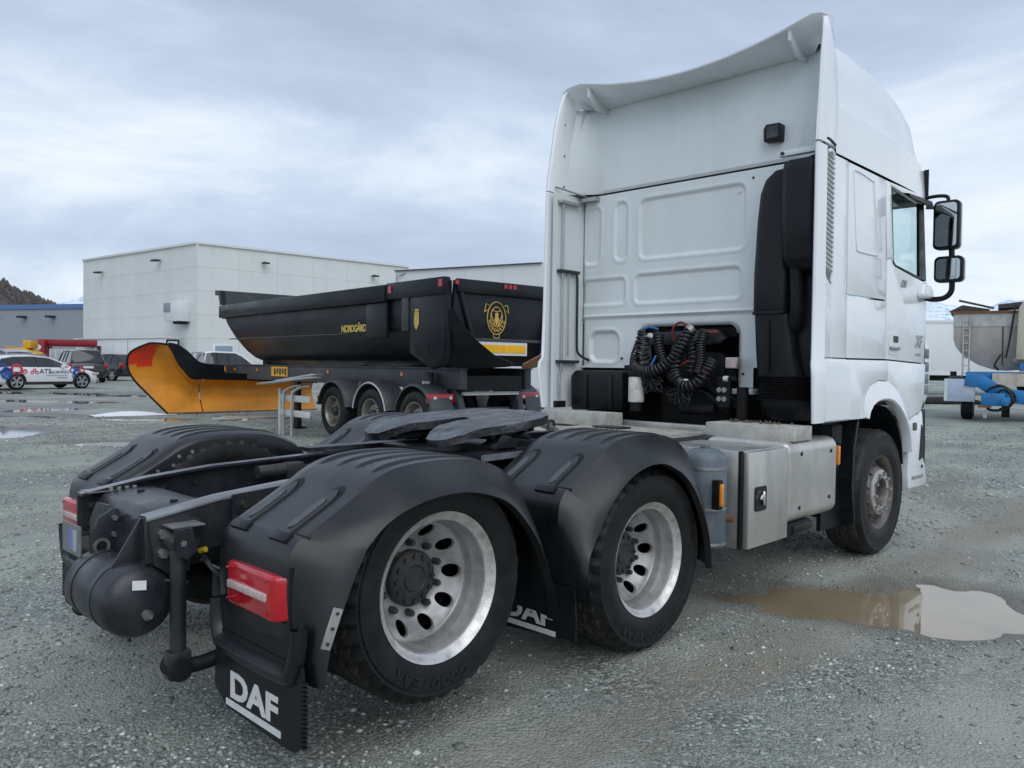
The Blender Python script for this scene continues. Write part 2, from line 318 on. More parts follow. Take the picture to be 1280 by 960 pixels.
def ground_mat():
    m = bpy.data.materials.new('wet_gravel'); m.use_nodes = True; t = m.node_tree; b = t.nodes['Principled BSDF']; L = t.links.new
    def nn(ty): return t.nodes.new(ty)
    tc_ = nn('ShaderNodeTexCoord'); ob = tc_.outputs['Object']
    def noise(sc, det=5, ro=.6, st=None):
        n = nn('ShaderNodeTexNoise'); n.inputs['Scale'].default_value = sc; n.inputs['Detail'].default_value = det; n.inputs['Roughness'].default_value = ro
        if st:
            mp_ = nn('ShaderNodeMapping'); mp_.inputs['Scale'].default_value = st; L(ob, mp_.inputs[0]); L(mp_.outputs[0], n.inputs['Vector'])
        else: L(ob, n.inputs['Vector'])
        return n.outputs['Fac']
    def ramp(src, st):
        r_ = nn('ShaderNodeValToRGB'); e = r_.color_ramp.elements
        e[0].position, e[0].color = st[0][0], (*st[0][1], 1); e[1].position, e[1].color = st[-1][0], (*st[-1][1], 1)
        for ps, c in st[1:-1]: q = r_.color_ramp.elements.new(ps); q.color = (*c, 1)
        L(src, r_.inputs[0]); return r_.outputs[0]
    def mix(f, a, b_, ty='MIX'):
        m_ = nn('ShaderNodeMixRGB'); m_.blend_type = ty
        for i, x in enumerate((f, a, b_)):
            if isinstance(x, float): m_.inputs[i].default_value = x
            elif isinstance(x, tuple): m_.inputs[i].default_value = (*x, 1)
            else: L(x, m_.inputs[i])
        return m_.outputs[0]
    vo = nn('ShaderNodeTexVoronoi'); vo.inputs['Scale'].default_value = 62; L(ob, vo.inputs['Vector'])
    vo2 = nn('ShaderNodeTexVoronoi'); vo2.inputs['Scale'].default_value = 150; L(ob, vo2.inputs['Vector'])
    sepc = nn('ShaderNodeSeparateColor'); L(vo.outputs['Color'], sepc.inputs[0]); sepc2 = nn('ShaderNodeSeparateColor'); L(vo2.outputs['Color'], sepc2.inputs[0])
    stone = ramp(sepc.outputs[0], [(0, (.068, .079, .070)), (.5, (.172, .193, .172)), (.85, (.31, .335, .30)), (1, (.60, .62, .57))])
    fine = ramp(sepc2.outputs[1], [(0, (.105, .119, .105)), (.6, (.215, .236, .21)), (1, (.44, .46, .42))])
    c = mix(ramp(noise(1.6, 6), [(.38, (0, 0, 0)), (.62, (1, 1, 1))]), stone, fine)
    # silty, paler trodden areas and brown mud
    silt = ramp(noise(.55, 7, .62, (1, 1.3, 1)), [(.44, (0, 0, 0)), (.60, (.85, .85, .85))])
    c = mix(silt, c, (.345, .36, .31))
    mud = ramp(noise(.42, 6, .6, (.45, 1.5, 1)), [(.55, (0, 0, 0)), (.72, (.62, .62, .62))])
    c = mix(mud, c, (.165, .150, .118))
    # packed wheel tracks of fine, brownish silt running the way the lorry stands
    sx = nn('ShaderNodeSeparateXYZ'); L(ob, sx.inputs[0])
    wob = noise(.7, 4, .5)
    def track(y0, wd, amt):
        a1 = nn('ShaderNodeMath'); a1.operation = 'MULTIPLY_ADD'; L(wob, a1.inputs[0]); a1.inputs[1].default_value = .9; L(sx.outputs['Y'], a1.inputs[2])
        a2 = nn('ShaderNodeMath'); a2.operation = 'SUBTRACT'; L(a1.outputs[0], a2.inputs[0]); a2.inputs[1].default_value = y0 + .45
        a3 = nn('ShaderNodeMath'); a3.operation = 'ABSOLUTE'; L(a2.outputs[0], a3.inputs[0])
        a4 = nn('ShaderNodeMapRange'); a4.interpolation_type = 'SMOOTHSTEP'; L(a3.outputs[0], a4.inputs[0]); a4.inputs[1].default_value = wd * .35; a4.inputs[2].default_value = wd; a4.inputs[3].default_value = amt; a4.inputs[4].default_value = 0
        return a4.outputs[0]
    def brk(t_): 
        m_ = nn('ShaderNodeMath'); m_.operation = 'MULTIPLY'; L(t_, m_.inputs[0]); L(ramp(noise(1.1, 6, .65, (.5, 1, 1)), [(.36, (.2, .2, .2)), (.58, (1, 1, 1))]), m_.inputs[1]); return m_.outputs[0]
    c = mix(brk(track(-1.62, .42, .80)), c, (.25, .225, .175)); c = mix(brk(track(-2.75, .50, .72)), c, (.33, .33, .28)); c = mix(brk(track(-4.1, .4, .6)), c, (.28, .285, .24)); c = mix(brk(track(4.6, .6, .7)), c, (.28, .285, .25))
    wt = nn('ShaderNodeAttribute'); wt.attribute_name = 'wet'; wm = nn('ShaderNodeMath'); wm.operation = 'MULTIPLY'; L(wt.outputs['Fac'], wm.inputs[0]); wm.inputs[1].default_value = .75
    c = mix(wm.outputs[0], c, (.105, .092, .066))
    L(c, b.inputs['Base Color'])
    # damp places are smoother
    wet = ramp(noise(.33, 6, .6), [(.42, (.78, .78, .78)), (.66, (.42, .42, .42))]); wet = mix(wm.outputs[0], wet, (.22, .22, .22)); L(wet, b.inputs['Roughness'])
    b.inputs['Specular IOR Level'].default_value = .35
    add = nn('ShaderNodeMath'); add.operation = 'MULTIPLY_ADD'; L(vo2.outputs['Distance'], add.inputs[0]); add.inputs[1].default_value = .45; L(vo.outputs['Distance'], add.inputs[2])
    bp = nn('ShaderNodeBump'); bp.invert = True; bp.inputs['Strength'].default_value = .8; bp.inputs['Distance'].default_value = .012; L(add.outputs[0], bp.inputs['Height'])
    bp2 = nn('ShaderNodeBump'); bp2.inputs['Strength'].default_value = .3; bp2.inputs['Distance'].default_value = .03; L(noise(9, 5), bp2.inputs['Height']); L(bp.outputs[0], bp2.inputs['Normal']); L(bp2.outputs[0], b.inputs['Normal'])
    return m
wet = np.zeros_like(Z)
for P in PUD: wet = np.maximum(wet, np.clip((pud_t(X, Y, P) + .55) / .55, 0, 1))
at_ = me.attributes.new('wet', 'FLOAT', 'POINT'); at_.data.foreach_set('value', wet.ravel().astype(np.float32))
me.materials.append(ground_mat()); tag(link('ground', me), kind='structure')

# water lying in the hollows
def water_mat(name, col, ior):
    m = mat(name, col, .03, 0, .1, 3, .01, bump=.02, bs=8); m.node_tree.nodes['Principled BSDF'].inputs['IOR'].default_value = ior; return m
WAT = water_mat('muddy_water', (.25, .20, .13), 1.9); WAT2 = water_mat('grey_water', (.17, .175, .165), 2.0)
for i, P in enumerate(PUD):
    if i in (1, 2): continue
    cx, cy, a, b_, an, dp, ro = P; R_ = a * 1.7 if i else 1.6; n = 14
    xs = np.linspace(cx - R_, cx + R_, n); ys = np.linspace(cy - R_, cy + R_, n); mb = MB()
    # follow the lie of the land, a little below the surrounding gravel
    sec = [[(x, y, float(base_h(x, y)) - dp * .62) for y in ys] for x in xs]
    mb.loft(sec); o = mb.build('puddle', WAT if i < 3 else WAT2, smooth=60); tag(o, kind='structure')

# loose stones on the surface
def stones():
    n = 150000; rs = np.random.RandomState(11)
    dd = 2.0 * np.exp(rs.rand(n) * math.log(24 / 2.0)); th = math.atan2(Fv.y, Fv.x) + (rs.rand(n) - .5) * rad(80)
    x = CAM.x + dd * np.cos(th); y = CAM.y + dd * np.sin(th)
    trk = sum(np.exp(-((y - a_) / .34) ** 2) for a_ in (-1.62, -2.75, -4.1)); keep = (-.35 * trk + 1.2 * vnoise(x, y, .55) + .7 * vnoise(x, y, 1.9) + .75 * rs.rand(n)) > .14
    for P in PUD: keep &= pud_t(x, y, P) < -.05
    x = x[keep]; y = y[keep]; n = len(x)
    s_ = (.0040 + .0125 * rs.rand(n) ** 2.6) * (1 + .06 * np.clip(dd[keep] - 4, 0, 14)); big = rs.rand(n) < .012; s_ = np.where(big, s_ * 2.0, s_)
    z = ground_h(x, y) + s_ * .12
    o6 = np.array([(1, 0, 0), (0, 1, 0), (-1, 0, 0), (0, -1, 0), (0, 0, .5), (0, 0, -.6)], float)
    a = rs.rand(n) * 6.28; c, sn = np.cos(a), np.sin(a)
    v = o6[None] * (.65 + .7 * rs.rand(n, 6, 1)) * s_[:, None, None]
    vx = v[..., 0] * c[:, None] - v[..., 1] * sn[:, None]; vy = v[..., 0] * sn[:, None] + v[..., 1] * c[:, None]
    V = np.stack([vx + x[:, None], vy + y[:, None], v[..., 2] + z[:, None]], -1).reshape(-1, 3)
    T = np.array([(0, 1, 4), (1, 2, 4), (2, 3, 4), (3, 0, 4), (1, 0, 5), (2, 1, 5), (3, 2, 5), (0, 3, 5)]); Fc = (T[None] + 6 * np.arange(n)[:, None, None]).reshape(-1, 3)
    me = bpy.data.meshes.new('gravel'); me.vertices.add(len(V)); me.vertices.foreach_set('co', V.ravel()); me.loops.add(Fc.size); me.loops.foreach_set('vertex_index', Fc.ravel().astype(np.int32))
    me.polygons.add(len(Fc)); me.polygons.foreach_set('loop_start', np.arange(0, Fc.size, 3, dtype=np.int32)); me.polygons.foreach_set('loop_total', np.full(len(Fc), 3, dtype=np.int32)); me.update(calc_edges=True)
    ca = me.attributes.new('tone', 'FLOAT', 'POINT'); ca.data.foreach_set('value', np.repeat(rs.rand(n), 6).astype(np.float32))
    m = bpy.data.materials.new('loose_stone'); m.use_nodes = True; t = m.node_tree; b = t.nodes['Principled BSDF']; at = t.nodes.new('ShaderNodeAttribute'); at.attribute_name = 'tone'
    r_ = t.nodes.new('ShaderNodeValToRGB'); e = r_.color_ramp.elements; e[0].color = (.12, .135, .118, 1); e[1].color = (.66, .67, .62, 1); q = e.new(.6); q.color = (.27, .295, .26, 1); q = e.new(.9); q.color = (.40, .42, .38, 1)
    t.links.new(at.outputs['Fac'], r_.inputs[0]); t.links.new(r_.outputs[0], b.inputs['Base Color']); b.inputs['Roughness'].default_value = .6; me.materials.append(m)
    tag(link('gravel', me), 'loose grey stones strewn over the wet gravel yard', 'gravel', kind='stuff')
stones()
# ------------------------------------------------------------------ wheels (axis = local Y, outside = -Y)
def tyre_mesh(R, wdt=.30, lug=.017, n=108):
    prof = [(.286, .012), (.300, -.006), (.312, -.010), (.34, -.022), (.40, -.026), (R - .06, -.02), (R - .045, -.024), (R - .03, -.014), (R - .006, .012), (R, .035), (R, .075), (R - .012, .08), (R - .012, .092), (R, .097), (R, .145), (R - .012, .15), (R - .012, .162), (R, .167), (R, .215), (R - .006, wdt - .012 - .03), (R - .03, wdt - .015), (R - .06, wdt - .005), (.36, wdt - .005), (.30, wdt - .03), (.286, wdt - .05)]
    def rm(i, j):
        r_ = prof[j][0]
        if r_ > R - .035 and (i // 1) % 3 == 0 and prof[j][1] < .08: return -lug
        if r_ > R - .01 and ((i + int(prof[j][1] * 20)) % 3 == 0): return -lug * .8
        return 0
    me = MB().lathe(prof, n, rmod=rm).mesh('tyre', RUB, smooth=28)
    me.materials.append(RUBDIRT)
    for p in me.polygons:
        c = p.center; rr = math.hypot(c.x, c.z)
        if rr > R - .02 and c.y > .0: p.material_index = 1
    return me
def holed_disc(mb, nh, r0, r1, rh, hr, yf, hd=.012, k=24):
    """ring r0..r1 with nh round holes of radius hr centred at rh; yf(r) gives the depth"""
    st = 2 * math.pi / nh
    for h in range(nh):
        tc_ = h * st
        ring = []; hole = []; hole2 = []
        for i in range(k):
            a = 2 * math.pi * i / k; ca, sa = math.cos(a), math.sin(a)
            # outline of the sector, in (r, theta)
            q = max(abs(ca), abs(sa)); ur, ut = ca / q, sa / q
            r_ = (r0 + r1) / 2 + ur * (r1 - r0) / 2; t = tc_ + ut * st / 2
            ring.append((r_ * math.cos(t), yf(r_), r_ * math.sin(t)))
            x = rh + hr * ca; y_ = hr * sa; r2 = math.hypot(x, y_); t2 = tc_ + math.atan2(y_, x)
            hole.append((r2 * math.cos(t2), yf(r2), r2 * math.sin(t2))); hole2.append((r2 * math.cos(t2), yf(r2) + hd, r2 * math.sin(t2)))
        f = []
        for i in range(k):
            j = (i + 1) % k; f += [(i, j, k + j, k + i), (k + i, k + j, 2 * k + j, 2 * k + i)]
        mb.add(ring + hole + hole2, f)
def wheel_rear(parent, x, y, z, side, R, dual=True, hubcol=HUB, hub_r=.116, hub_out=.050):
    w_ = bpy.data.objects.new('wheel', None); COL.objects.link(w_)
    w_.parent = parent; w_.location = (x, y, z); w_.rotation_euler = (0, rad(RNG.uniform(0, 30)), 0 if side < 0 else math.pi); w_.empty_display_size = .1
    key = ('rear', R)
    if key not in WM:
        d = {}
        d['tyre'] = tyre_mesh(R)
        mb = MB(); mb.lathe([(.262, .022), (.274, .016), (.286, .004), (.295, -.006), (.3005, -.010), (.302, -.004), (.299, .008)], 72)
        d['rim_flange'] = mb.mesh('rim_flange', mat('rim_flange_metal', (.64, .63, .61), .42, .7, .1, 9, .1, bump=.15, bs=140, dirt_or_sheen=((.25, .21, .17), .7, 16, (1, 1, 1))), smooth=40)
        mb = MB(); mb.lathe([(.264, .018), (.2585, .034), (.2575, .070), (.2515, .080), (.249, .095), (.248, .118), (.246, .127), (.244, .131), (.241, .133)], 72)
        yf = lambda r_: .133 + .072 * smooth01((.241 - r_) / .085)
        holed_disc(mb, 10, .162, .241, .2025, .0295, yf, .016)
        mb.lathe([(.162, yf(.162)), (.15, .208), (.12, .208), (.06, .208)], 72)
        d['rim'] = mb.mesh('rim', ALU, smooth=40)
        mb = MB(); mb.lathe([(.0001, .208 - hub_out), (hub_r * .42, .208 - hub_out), (hub_r * .46, .214 - hub_out), (hub_r * .5, .210 - hub_out), (hub_r * .92, .216 - hub_out), (hub_r, .226 - hub_out), (hub_r, .209)], 40)
        for i in range(12):
            a = 2 * math.pi * i / 12; c, s_ = math.cos(a) * hub_r * .8, math.sin(a) * hub_r * .8; mb.cyl((c, .218 - hub_out, s_), (c, .203 - hub_out, s_), .0105, n=6)
        d['hub'] = mb.mesh('hub', hubcol, smooth=30)
        mb = MB(); mb.lathe([(.0001, .26), (.23, .26), (.235, .30)], 32); mb.lathe([(.286, .29), (.25, .26), (.25, .22)], 32)
        d['brake_drum'] = mb.mesh('brake_drum', DARK)
        WM[key] = d
    for nme, me in WM[key].items(): link(nme, me, w_)
    for i in range(10):
        a = 2 * math.pi * (i + .5) / 10; link('wheel_nut', NUTR, w_, loc=(math.cos(a) * .1465, .208, math.sin(a) * .1465))
    if side < 0:
        w_.rotation_euler = (0, 0, 0); word = 'GOODYEAR'
        for arc in (rad(-100),):
            for i, ch in enumerate(word):
                a = arc + (3.5 - i) * .135; rr_ = R - .095
                text_obj('tyre_letter', ch, .062, TYLET, w_, (rr_ * math.cos(a), -.0262, rr_ * math.sin(a)), (math.sin(a), 0, -math.cos(a)), (math.cos(a), 0, math.sin(a)), depth=.002, bold=.002)
    if dual: link('tyre', WM[key]['tyre'], w_, loc=(0, .335, 0))
    return w_
WM = {}
TYLET = mat('tyre_lettering', (.011, .0115, .012), .55)
NUTR = MB().cyl((0, .004, 0), (0, -.030, 0), .016, n=6).cyl((0, -.030, 0), (0, -.038, 0), .011, n=8).mesh('wheel_nut', HUB, smooth=30)
NUTF = MB().cyl((0, .0, 0), (0, -.032, 0), .0165, .013, n=10).mesh('wheel_nut', CHROME, smooth=30)
def wheel_front(parent, x, y, z, side, R):
    w_ = bpy.data.objects.new('wheel', None); COL.objects.link(w_); w_.parent = parent; w_.location = (x, y, z); w_.rotation_euler = (0, .2, 0 if side < 0 else math.pi)
    if 'front' not in WM:
        d = {}; d['tyre'] = tyre_mesh(R, lug=.004)
        mb = MB(); mb.lathe([(.27, .03), (.29, .0), (.299, -.008), (.302, -.002), (.299, .01)], 64); mb.lathe([(.29, .0), (.272, .012), (.262, .045), (.255, .075), (.245, .08)], 64)
        yf = lambda r_: .08 - .075 * smooth01((.245 - r_) / .055)
        holed_disc(mb, 10, .185, .245, .215, .018, yf, .02)
        mb.lathe([(.185, yf(.185)), (.13, .004), (.125, .02)], 64); d['rim'] = mb.mesh('rim', RUSTY, smooth=40)
        mb = MB(); mb.lathe([(.186, .004), (.184, -.006), (.176, -.012), (.125, -.012), (.118, -.004), (.118, .02)], 64)
        d['nut_ring'] = mb.mesh('nut_ring', ALU, smooth=40)
        mb = MB(); mb.lathe([(.119, .06), (.119, -.015), (.112, -.018), (.1, -.0), (.095, .05), (.06, .055), (.05, .04), (.0001, .04)], 40); d['hub'] = mb.mesh('hub', RUSTY, smooth=40)
        mb = MB(); mb.lathe([(.0001, .2), (.23, .2), (.235, .28)], 32); d['brake_drum'] = mb.mesh('brake_drum', DARK)
        WM['front'] = d
    for nme, me in WM['front'].items(): link(nme, me, w_)
    for i in range(10):
        a = 2 * math.pi * (i + .5) / 10; link('wheel_nut', NUTF, w_, loc=(math.cos(a) * .15, -.008, math.sin(a) * .15))
    return w_
# ------------------------------------------------------------------ the tractor unit: X forward, Y left, origin on the ground under the middle axle
T = empty('tractor_truck', label='white high-roof tractor truck with black rear mudguards and bare chassis', cat='truck')
X3, X1 = -1.42, 3.27
for sd_ in (-1, 1):
    wheel_rear(T, -1.409, 1.195 * sd_, .618, sd_, .462)
    wheel_rear(T, .035, 1.195 * sd_, .490, sd_, .488)
    wheel_front(T, X1, 1.215 * sd_, .512, sd_, .510)
MB().cyl((.035, -1, .49), (.035, 1, .49), .075, n=20).build('axle', DARK, T); MB().cyl((X3, -1, .63), (X3, 1, .63), .075, n=20).build('axle', DARK, T); MB().beam((X1, -1, .45), (X1, 1, .45), .1, .12).build('axle', DARK, T)
mb = MB(); mb.lathe([(.0001, -.2), (.12, -.19), (.2, -.08), (.2, .08), (.12, .19), (.0001, .2)], 24, M=Matrix.Translation((0, 0, .52))); mb.build('differential', DARK, T)

# ---- mudguards: crown line (x,z) and lower lip line, the same number of points, both relative to the axle
CROWN = [(-.605, .40), (-.622, .52), (-.632, .66), (-.632, .76), (-.622, .825), (-.600, .862), (-.578, .882), (-.556, .892), (-.46, .945), (-.36, 1.003), (-.27, 1.060), (-.18, 1.094), (-.08, 1.108), (.03, 1.112), (.15, 1.108), (.28, 1.090), (.40, 1.045), (.50, .965), (.57, .85), (.61, .70), (.63, .54), (.63, .38)]
LIPR = [(-.585, .40), (-.56, .52), (-.52, .62), (-.485, .70), (-.455, .765), (-.43, .81), (-.415, .838), (-.40, .86), (-.345, .912), (-.285, .948), (-.22, .972), (-.15, .990), (-.07, 1.002), (.02, 1.006), (.11, .999), (.21, .975), (.31, .935), (.41, .85), (.50, .735), (.56, .61), (.60, .50), (.606, .375)]
LIPM = [(-.605, .40), (-.605, .50), (-.585, .60), (-.55, .66), (-.515, .71), (-.485, .75), (-.465, .78), (-.45, .80), (-.40, .855), (-.34, .905), (-.27, .95), (-.19, .985), (-.10, 1.006), (-.02, 1.010), (.06, 1.002), (.15, .97), (.24, .925), (.33, .85), (.41, .745), (.475, .62), (.515, .50), (.53, .37)]
CROWN0 = CROWN
def mudguard(x0, lip, sgn, cdz=0.):
    dz = 0.; CROWN = [(a, b + cdz * min(1, max(0, (b - .7) / .2))) for a, b in CROWN0]
    secs = []
    for (cx_, cz), (lx, lz) in zip(CROWN, lip):
        C = Vector((cx_, 0, cz)); Lp = Vector((lx, 0, lz)); cen = Vector((0, 0, .58)); n_ = (C - cen).normalized()
        def P(y, q): return (x0 + q.x, sgn * y, q.z + dz)
        secs.append([P(.602, Lp - n_ * .11), P(.600, C.lerp(Lp, .6)), P(.603, C.lerp(Lp, .2) - n_ * .01), P(.612, C - n_ * .018), P(.640, C - n_ * .004), P(.70, C), P(.90, C + n_ * .002), P(1.10, C), P(1.135, C - n_ * .0015), P(1.170, C.lerp(Lp, .22) - n_ * .002), P(1.205, C.lerp(Lp, .44)), P(1.245, C.lerp(Lp, .72)), P(1.268, C.lerp(Lp, .92)), P(1.274, Lp), P(1.245, Lp - n_ * .006)])
    # resample smoothly along the arch
    m = len(secs[0]); cols = [spline([s_[j] for s_ in secs], 3) for j in range(m)]; secs2 = [[cols[j][i] for j in range(m)] for i in range(len(cols[0]))]
    g = MB().loft(secs2).build('mudguard', PLAS, T, smooth=24, solid=-.006)
    # raised ribs along the top
    for yr in (.70, .82, .94, 1.06):
        pts = [(p[0], p[1]) for p in CROWN[10:17]]; sp = spline([(x0 + a, sgn * yr, b + dz) for a, b in pts], 5)
        rb = []
        for i, p in enumerate(sp):
            t = i / (len(sp) - 1); h = .013 * smooth01(min(t, 1 - t) * 7) + .001; wd = .030
            rb.append([(p.x, p.y - wd, p.z - .006), (p.x, p.y - wd * .55, p.z + h), (p.x, p.y + wd * .55, p.z + h), (p.x, p.y + wd, p.z - .006)])
        MB().loft(rb).build('rib', PLAS, g, smooth=60)
    # seam between the upper and lower piece, then the rubber hold-down straps
    mb = MB(); mb.tube([(x0 - .565, sgn * .625, .889 + cdz), (x0 - .565, sgn * 1.13, .892 + cdz), (x0 - .556, sgn * 1.155, .888 + cdz)], .0045, 6); mb.build('seam', DARK, g)
    sl = spline([(a, 0, b) for a, b in CROWN[6:11]], 8)
    for yr in (.73, 1.02):
        for wd, hh, mt, nm, i0, i1 in ((.046, .009, DARK, 'strap_seat', 5, 27), (.037, .016, PLAS, 'strap', 1, 25), (.020, .020, mat('strap_pad', (.065, .072, .078), .5, 0, .3, 30), 'strap_pad', 8, 21)):
            secs = []
            for i in range(i0, i1 + 1):
                p = sl[i]; t_ = (sl[i + 1] - sl[i - 1]).normalized(); n_ = Vector((-t_.z, 0, t_.x)); e = (i - i0) / (i1 - i0); ww = wd * (math.sqrt(max(.02, 1 - max(0, (e - .82) / .18) ** 2)) if nm != 'strap_pad' else math.sqrt(max(.05, 1 - (abs(e - .5) * 2) ** 6)))
                secs.append([Vector((x0 + p.x, sgn * yr + q * ww, p.z + dz)) + n_ * h_ for q, h_ in ((-1, -.006), (-1, hh * .6), (-.9, hh), (.9, hh), (1, hh * .6), (1, -.006))])
            MB().loft(secs, cap=True).build(nm, mt, g, smooth=40)
        MB().box((-.024, -.060, -.008), (.020, .060, .010), Matrix.Translation((x0 - .590, sgn * yr, .880 + cdz)) @ Matrix.Rotation(rad(-38), 4, 'Y')).build('strap_hook', PLAS2, g, bevel=.005)
    return g
GR = {}
for sgn in (-1, 1):
    GR[('r', sgn)] = mudguard(X3, LIPR, sgn); GR[('m', sgn)] = mudguard(0, LIPM, sgn, .026)
    # rear panel of the rear guard below the lamp, with the moulded bow
    g = GR[('r', sgn)]
    fr_o = [(.602, .585), (.605, .47), (.625, .415), (.67, .388), (.90, .378), (1.15, .388), (1.205, .43), (1.232, .52), (1.24, .60)]; fr_i = [(.632, .585), (.640, .52), (.655, .475), (.69, .455), (.90, .447), (1.12, .455), (1.155, .485), (1.185, .55), (1.195, .60)]
    bs_ = []
    for (a, b), (c, d) in zip(fr_o, fr_i):
        m_ = ((a + c) / 2, (b + d) / 2); bs_.append([(-2.035, sgn * a, b), (-2.066, sgn * a, b), (-2.082, sgn * (a * .75 + c * .25), b * .75 + d * .25), (-2.086, sgn * m_[0], m_[1]), (-2.080, sgn * (a * .2 + c * .8), b * .2 + d * .8), (-2.045, sgn * c, d)])
    bc = [spline([q[k] for q in bs_], 4) for k in range(6)]; MB().loft([[bc[k][i] for k in range(6)] for i in range(len(bc[0]))]).build('lower_bow', PLAS, g, smooth=60)
    MB().prism([(sgn * .65, .42), (sgn * 1.15, .42), (sgn * 1.155, .795), (sgn * .64, .795)], 'x', -2.050, -2.02).build('lamp_panel', PLAS2, g)
    # tail lamp housing and lenses
    lamp = MB().box((-2.068, sgn * .755 if sgn > 0 else -1.135, .598), (-2.02, sgn * .755 if sgn < 0 else 1.135, .772)).build('tail_lamp', PLAS2, T, bevel=.012)
    y0, y1 = (.762, 1.125)
    p = [(-2.06, sgn * y0), (-2.092, sgn * (y0 + .01)), (-2.100, sgn * (y1 - .02)), (-2.084, sgn * y1), (-1.985, sgn * (y1 + .05)), (-1.985, sgn * y0)]
    lo, hi = .604, .764
    secs = [[(x, y, z) for x, y in p] for z in (lo, hi)]
    MB().loft(secs, closed=True, cap=True).build('lens', REDL, lamp, bevel=.014, seg=3)
    MB().box((-2.108, min(sgn * .80, sgn * 1.08), .672), (-2.09, max(sgn * .80, sgn * 1.08), .700)).build('lens_strip', CLEAR, lamp, bevel=.004)
    for zz in (): MB().box((-2.104, min(sgn * .79, sgn * 1.09), zz - .010), (-2.09, max(sgn * .79, sgn * 1.09), zz + .010)).build('lens_rib', REDD, lamp, bevel=.005)
    for yy, zz in ((.80, .63), (1.08, .63), (.80, .745), (1.08, .745)): MB().cyl((-2.107, sgn * yy, zz), (-2.09, sgn * yy, zz), .0045, n=8).build('lens_screw', REDD, lamp)
    # mud flap with the maker's lettering
    fl = MB(); fp = [(.605, .47), (1.235, .47), (1.245, .40), (1.24, .215), (1.20, .172), (1.14, .165), (.70, .178), (.60, .235)]
    fl.prism([(sgn * a, b) for a, b in fp], 'x', -2.055, -2.043)
    for k in range(15): fl.box((-2.058, min(sgn * 1.236, sgn * 1.256), .20 + k * .0155), (-2.040, max(sgn * 1.236, sgn * 1.256), .208 + k * .0155))
    flap = fl.build('mud_flap', PLAS2, T)
    uxx = (0, -1, 0)
    text_obj('lettering', 'DAF', .135, PRINT, flap, (-2.0565, sgn * .905, .272), uxx, (0, 0, 1), bold=.005, depth=.001, spacing=.98, sx=1.42)
    MB().box((-2.0585, min(sgn * .70, sgn * 1.105), .190), (-2.0555, max(sgn * .70, sgn * 1.105), .214)).build('lettering_bar', PRINT, flap)
    # flap between the wheels
    fl = MB().prism([(sgn * a, b + .0) for a, b in [(.62, .47), (1.255, .47), (1.266, .42), (1.266, .235), (.62, .19)]], 'x', X3 + .765, X3 + .777)
    for k in range(8): fl.box((X3 + .763, min(sgn * 1.255, sgn * 1.272), .24 + k * .016), (X3 + .779, max(sgn * 1.255, sgn * 1.272), .248 + k * .016))
    flap = fl.build('mud_flap', PLAS2, T)
    text_obj('lettering', 'DAF', .12, PRINT, flap, (X3 + .7625, sgn * .97, .305), uxx, (0, 0, 1), bold=.004, depth=.001, sx=1.42)
    MB().box((X3 + .761, min(sgn * .78, sgn * 1.15), .228), (X3 + .7645, max(sgn * .78, sgn * 1.15), .252)).build('lettering_bar', PRINT, flap)
    # bare metal strip on the outer corner
    st = MB().beam((-1.995, sgn * 1.286, .535), (-1.945, sgn * 1.288, .665), .036, .008, up=(0, 1, 0)).build('metal_strip', ALUD, g)
    for k in range(3): MB().cyl((-1.99 + .019 * k, sgn * 1.286, .553 + .048 * k), (-1.99 + .019 * k, sgn * 1.296, .553 + .048 * k), .006, n=8).build('rivet', HUB, g)
# bolts on the inner face of the left rear guard
for a, b in ((-1.80, .93), (-1.75, .915), (-1.72, .955), (-1.69, 1.0), (-1.62, 1.02), (-1.55, 1.03)):
    MB().cyl((a, .604, b), (a, .590, b), .010, n=8).build('bolt', STEEL, GR[('r', 1)])

# ---- chassis rails, dipping towards the tail
RT = [(-2.25, .887), (-1.95, .938), (-1.62, .968), (-.96, .990), (.15, 1.02), (1.0, 1.02), (2.0, 1.0), (4.3, .98)]
def rz(x):
    for (a, b), (c, d) in zip(RT, RT[1:]):
        if x <= c: return b + (d - b) * (x - a) / (c - a)
    return RT[-1][1]
xs = [-2.245, -2.1, -1.95, -1.8, -1.62, -1.3, -.96, -.4, .15, 1, 2, 3, 4.3]
for sgn in (-1, 1):
    secs = []
    for x in xs:
        zt = rz(x); h = .26 if x > -1.3 else .26 - .07 * (-1.3 - x) / .96
        yo, yi = .405, .335
        secs.append([(x, sgn * yi, zt), (x, sgn * (yo - .008), zt), (x, sgn * yo, zt - .008), (x, sgn * yo, zt - h + .008), (x, sgn * (yo - .008), zt - h), (x, sgn * yi, zt - h), (x, sgn * yi, zt - h + .009), (x, sgn * (yo - .012), zt - h + .009), (x, sgn * (yo - .012), zt - .009), (x, sgn * yi, zt - .009)])
    rl = MB().loft(secs, closed=True, cap=True).build('frame_rail', FRAME, T)
    # worn bright top edge
    secs = [[(x, sgn * .338, rz(x) + .0025), (x, sgn * .40, rz(x) + .0035), (x, sgn * .409, rz(x) - .004), (x, sgn * .408, rz(x) - .016)] for x in xs[:7]]
    MB().loft(secs).build('rail_edge', RAILTOP if sgn < 0 else RAILTOP, rl, smooth=60)
    # bolt heads and gusset plates on the web
    for x in (-2.19, -2.05, -1.86, -1.70, -1.15, -.9, -.62, .7, 1.0):
        for dz in (.07, .155):
            yb = sgn * .405; MB().cyl((x, yb, rz(x) - dz), (x, yb + sgn * .014, rz(x) - dz), .016, n=6).build('bolt', STEEL if x < -2.1 else HUB, rl)
            if sgn > 0: MB().cyl((x, .393, rz(x) - dz), (x, .378, rz(x) - dz), .013, n=6).build('bolt', HUB, rl)
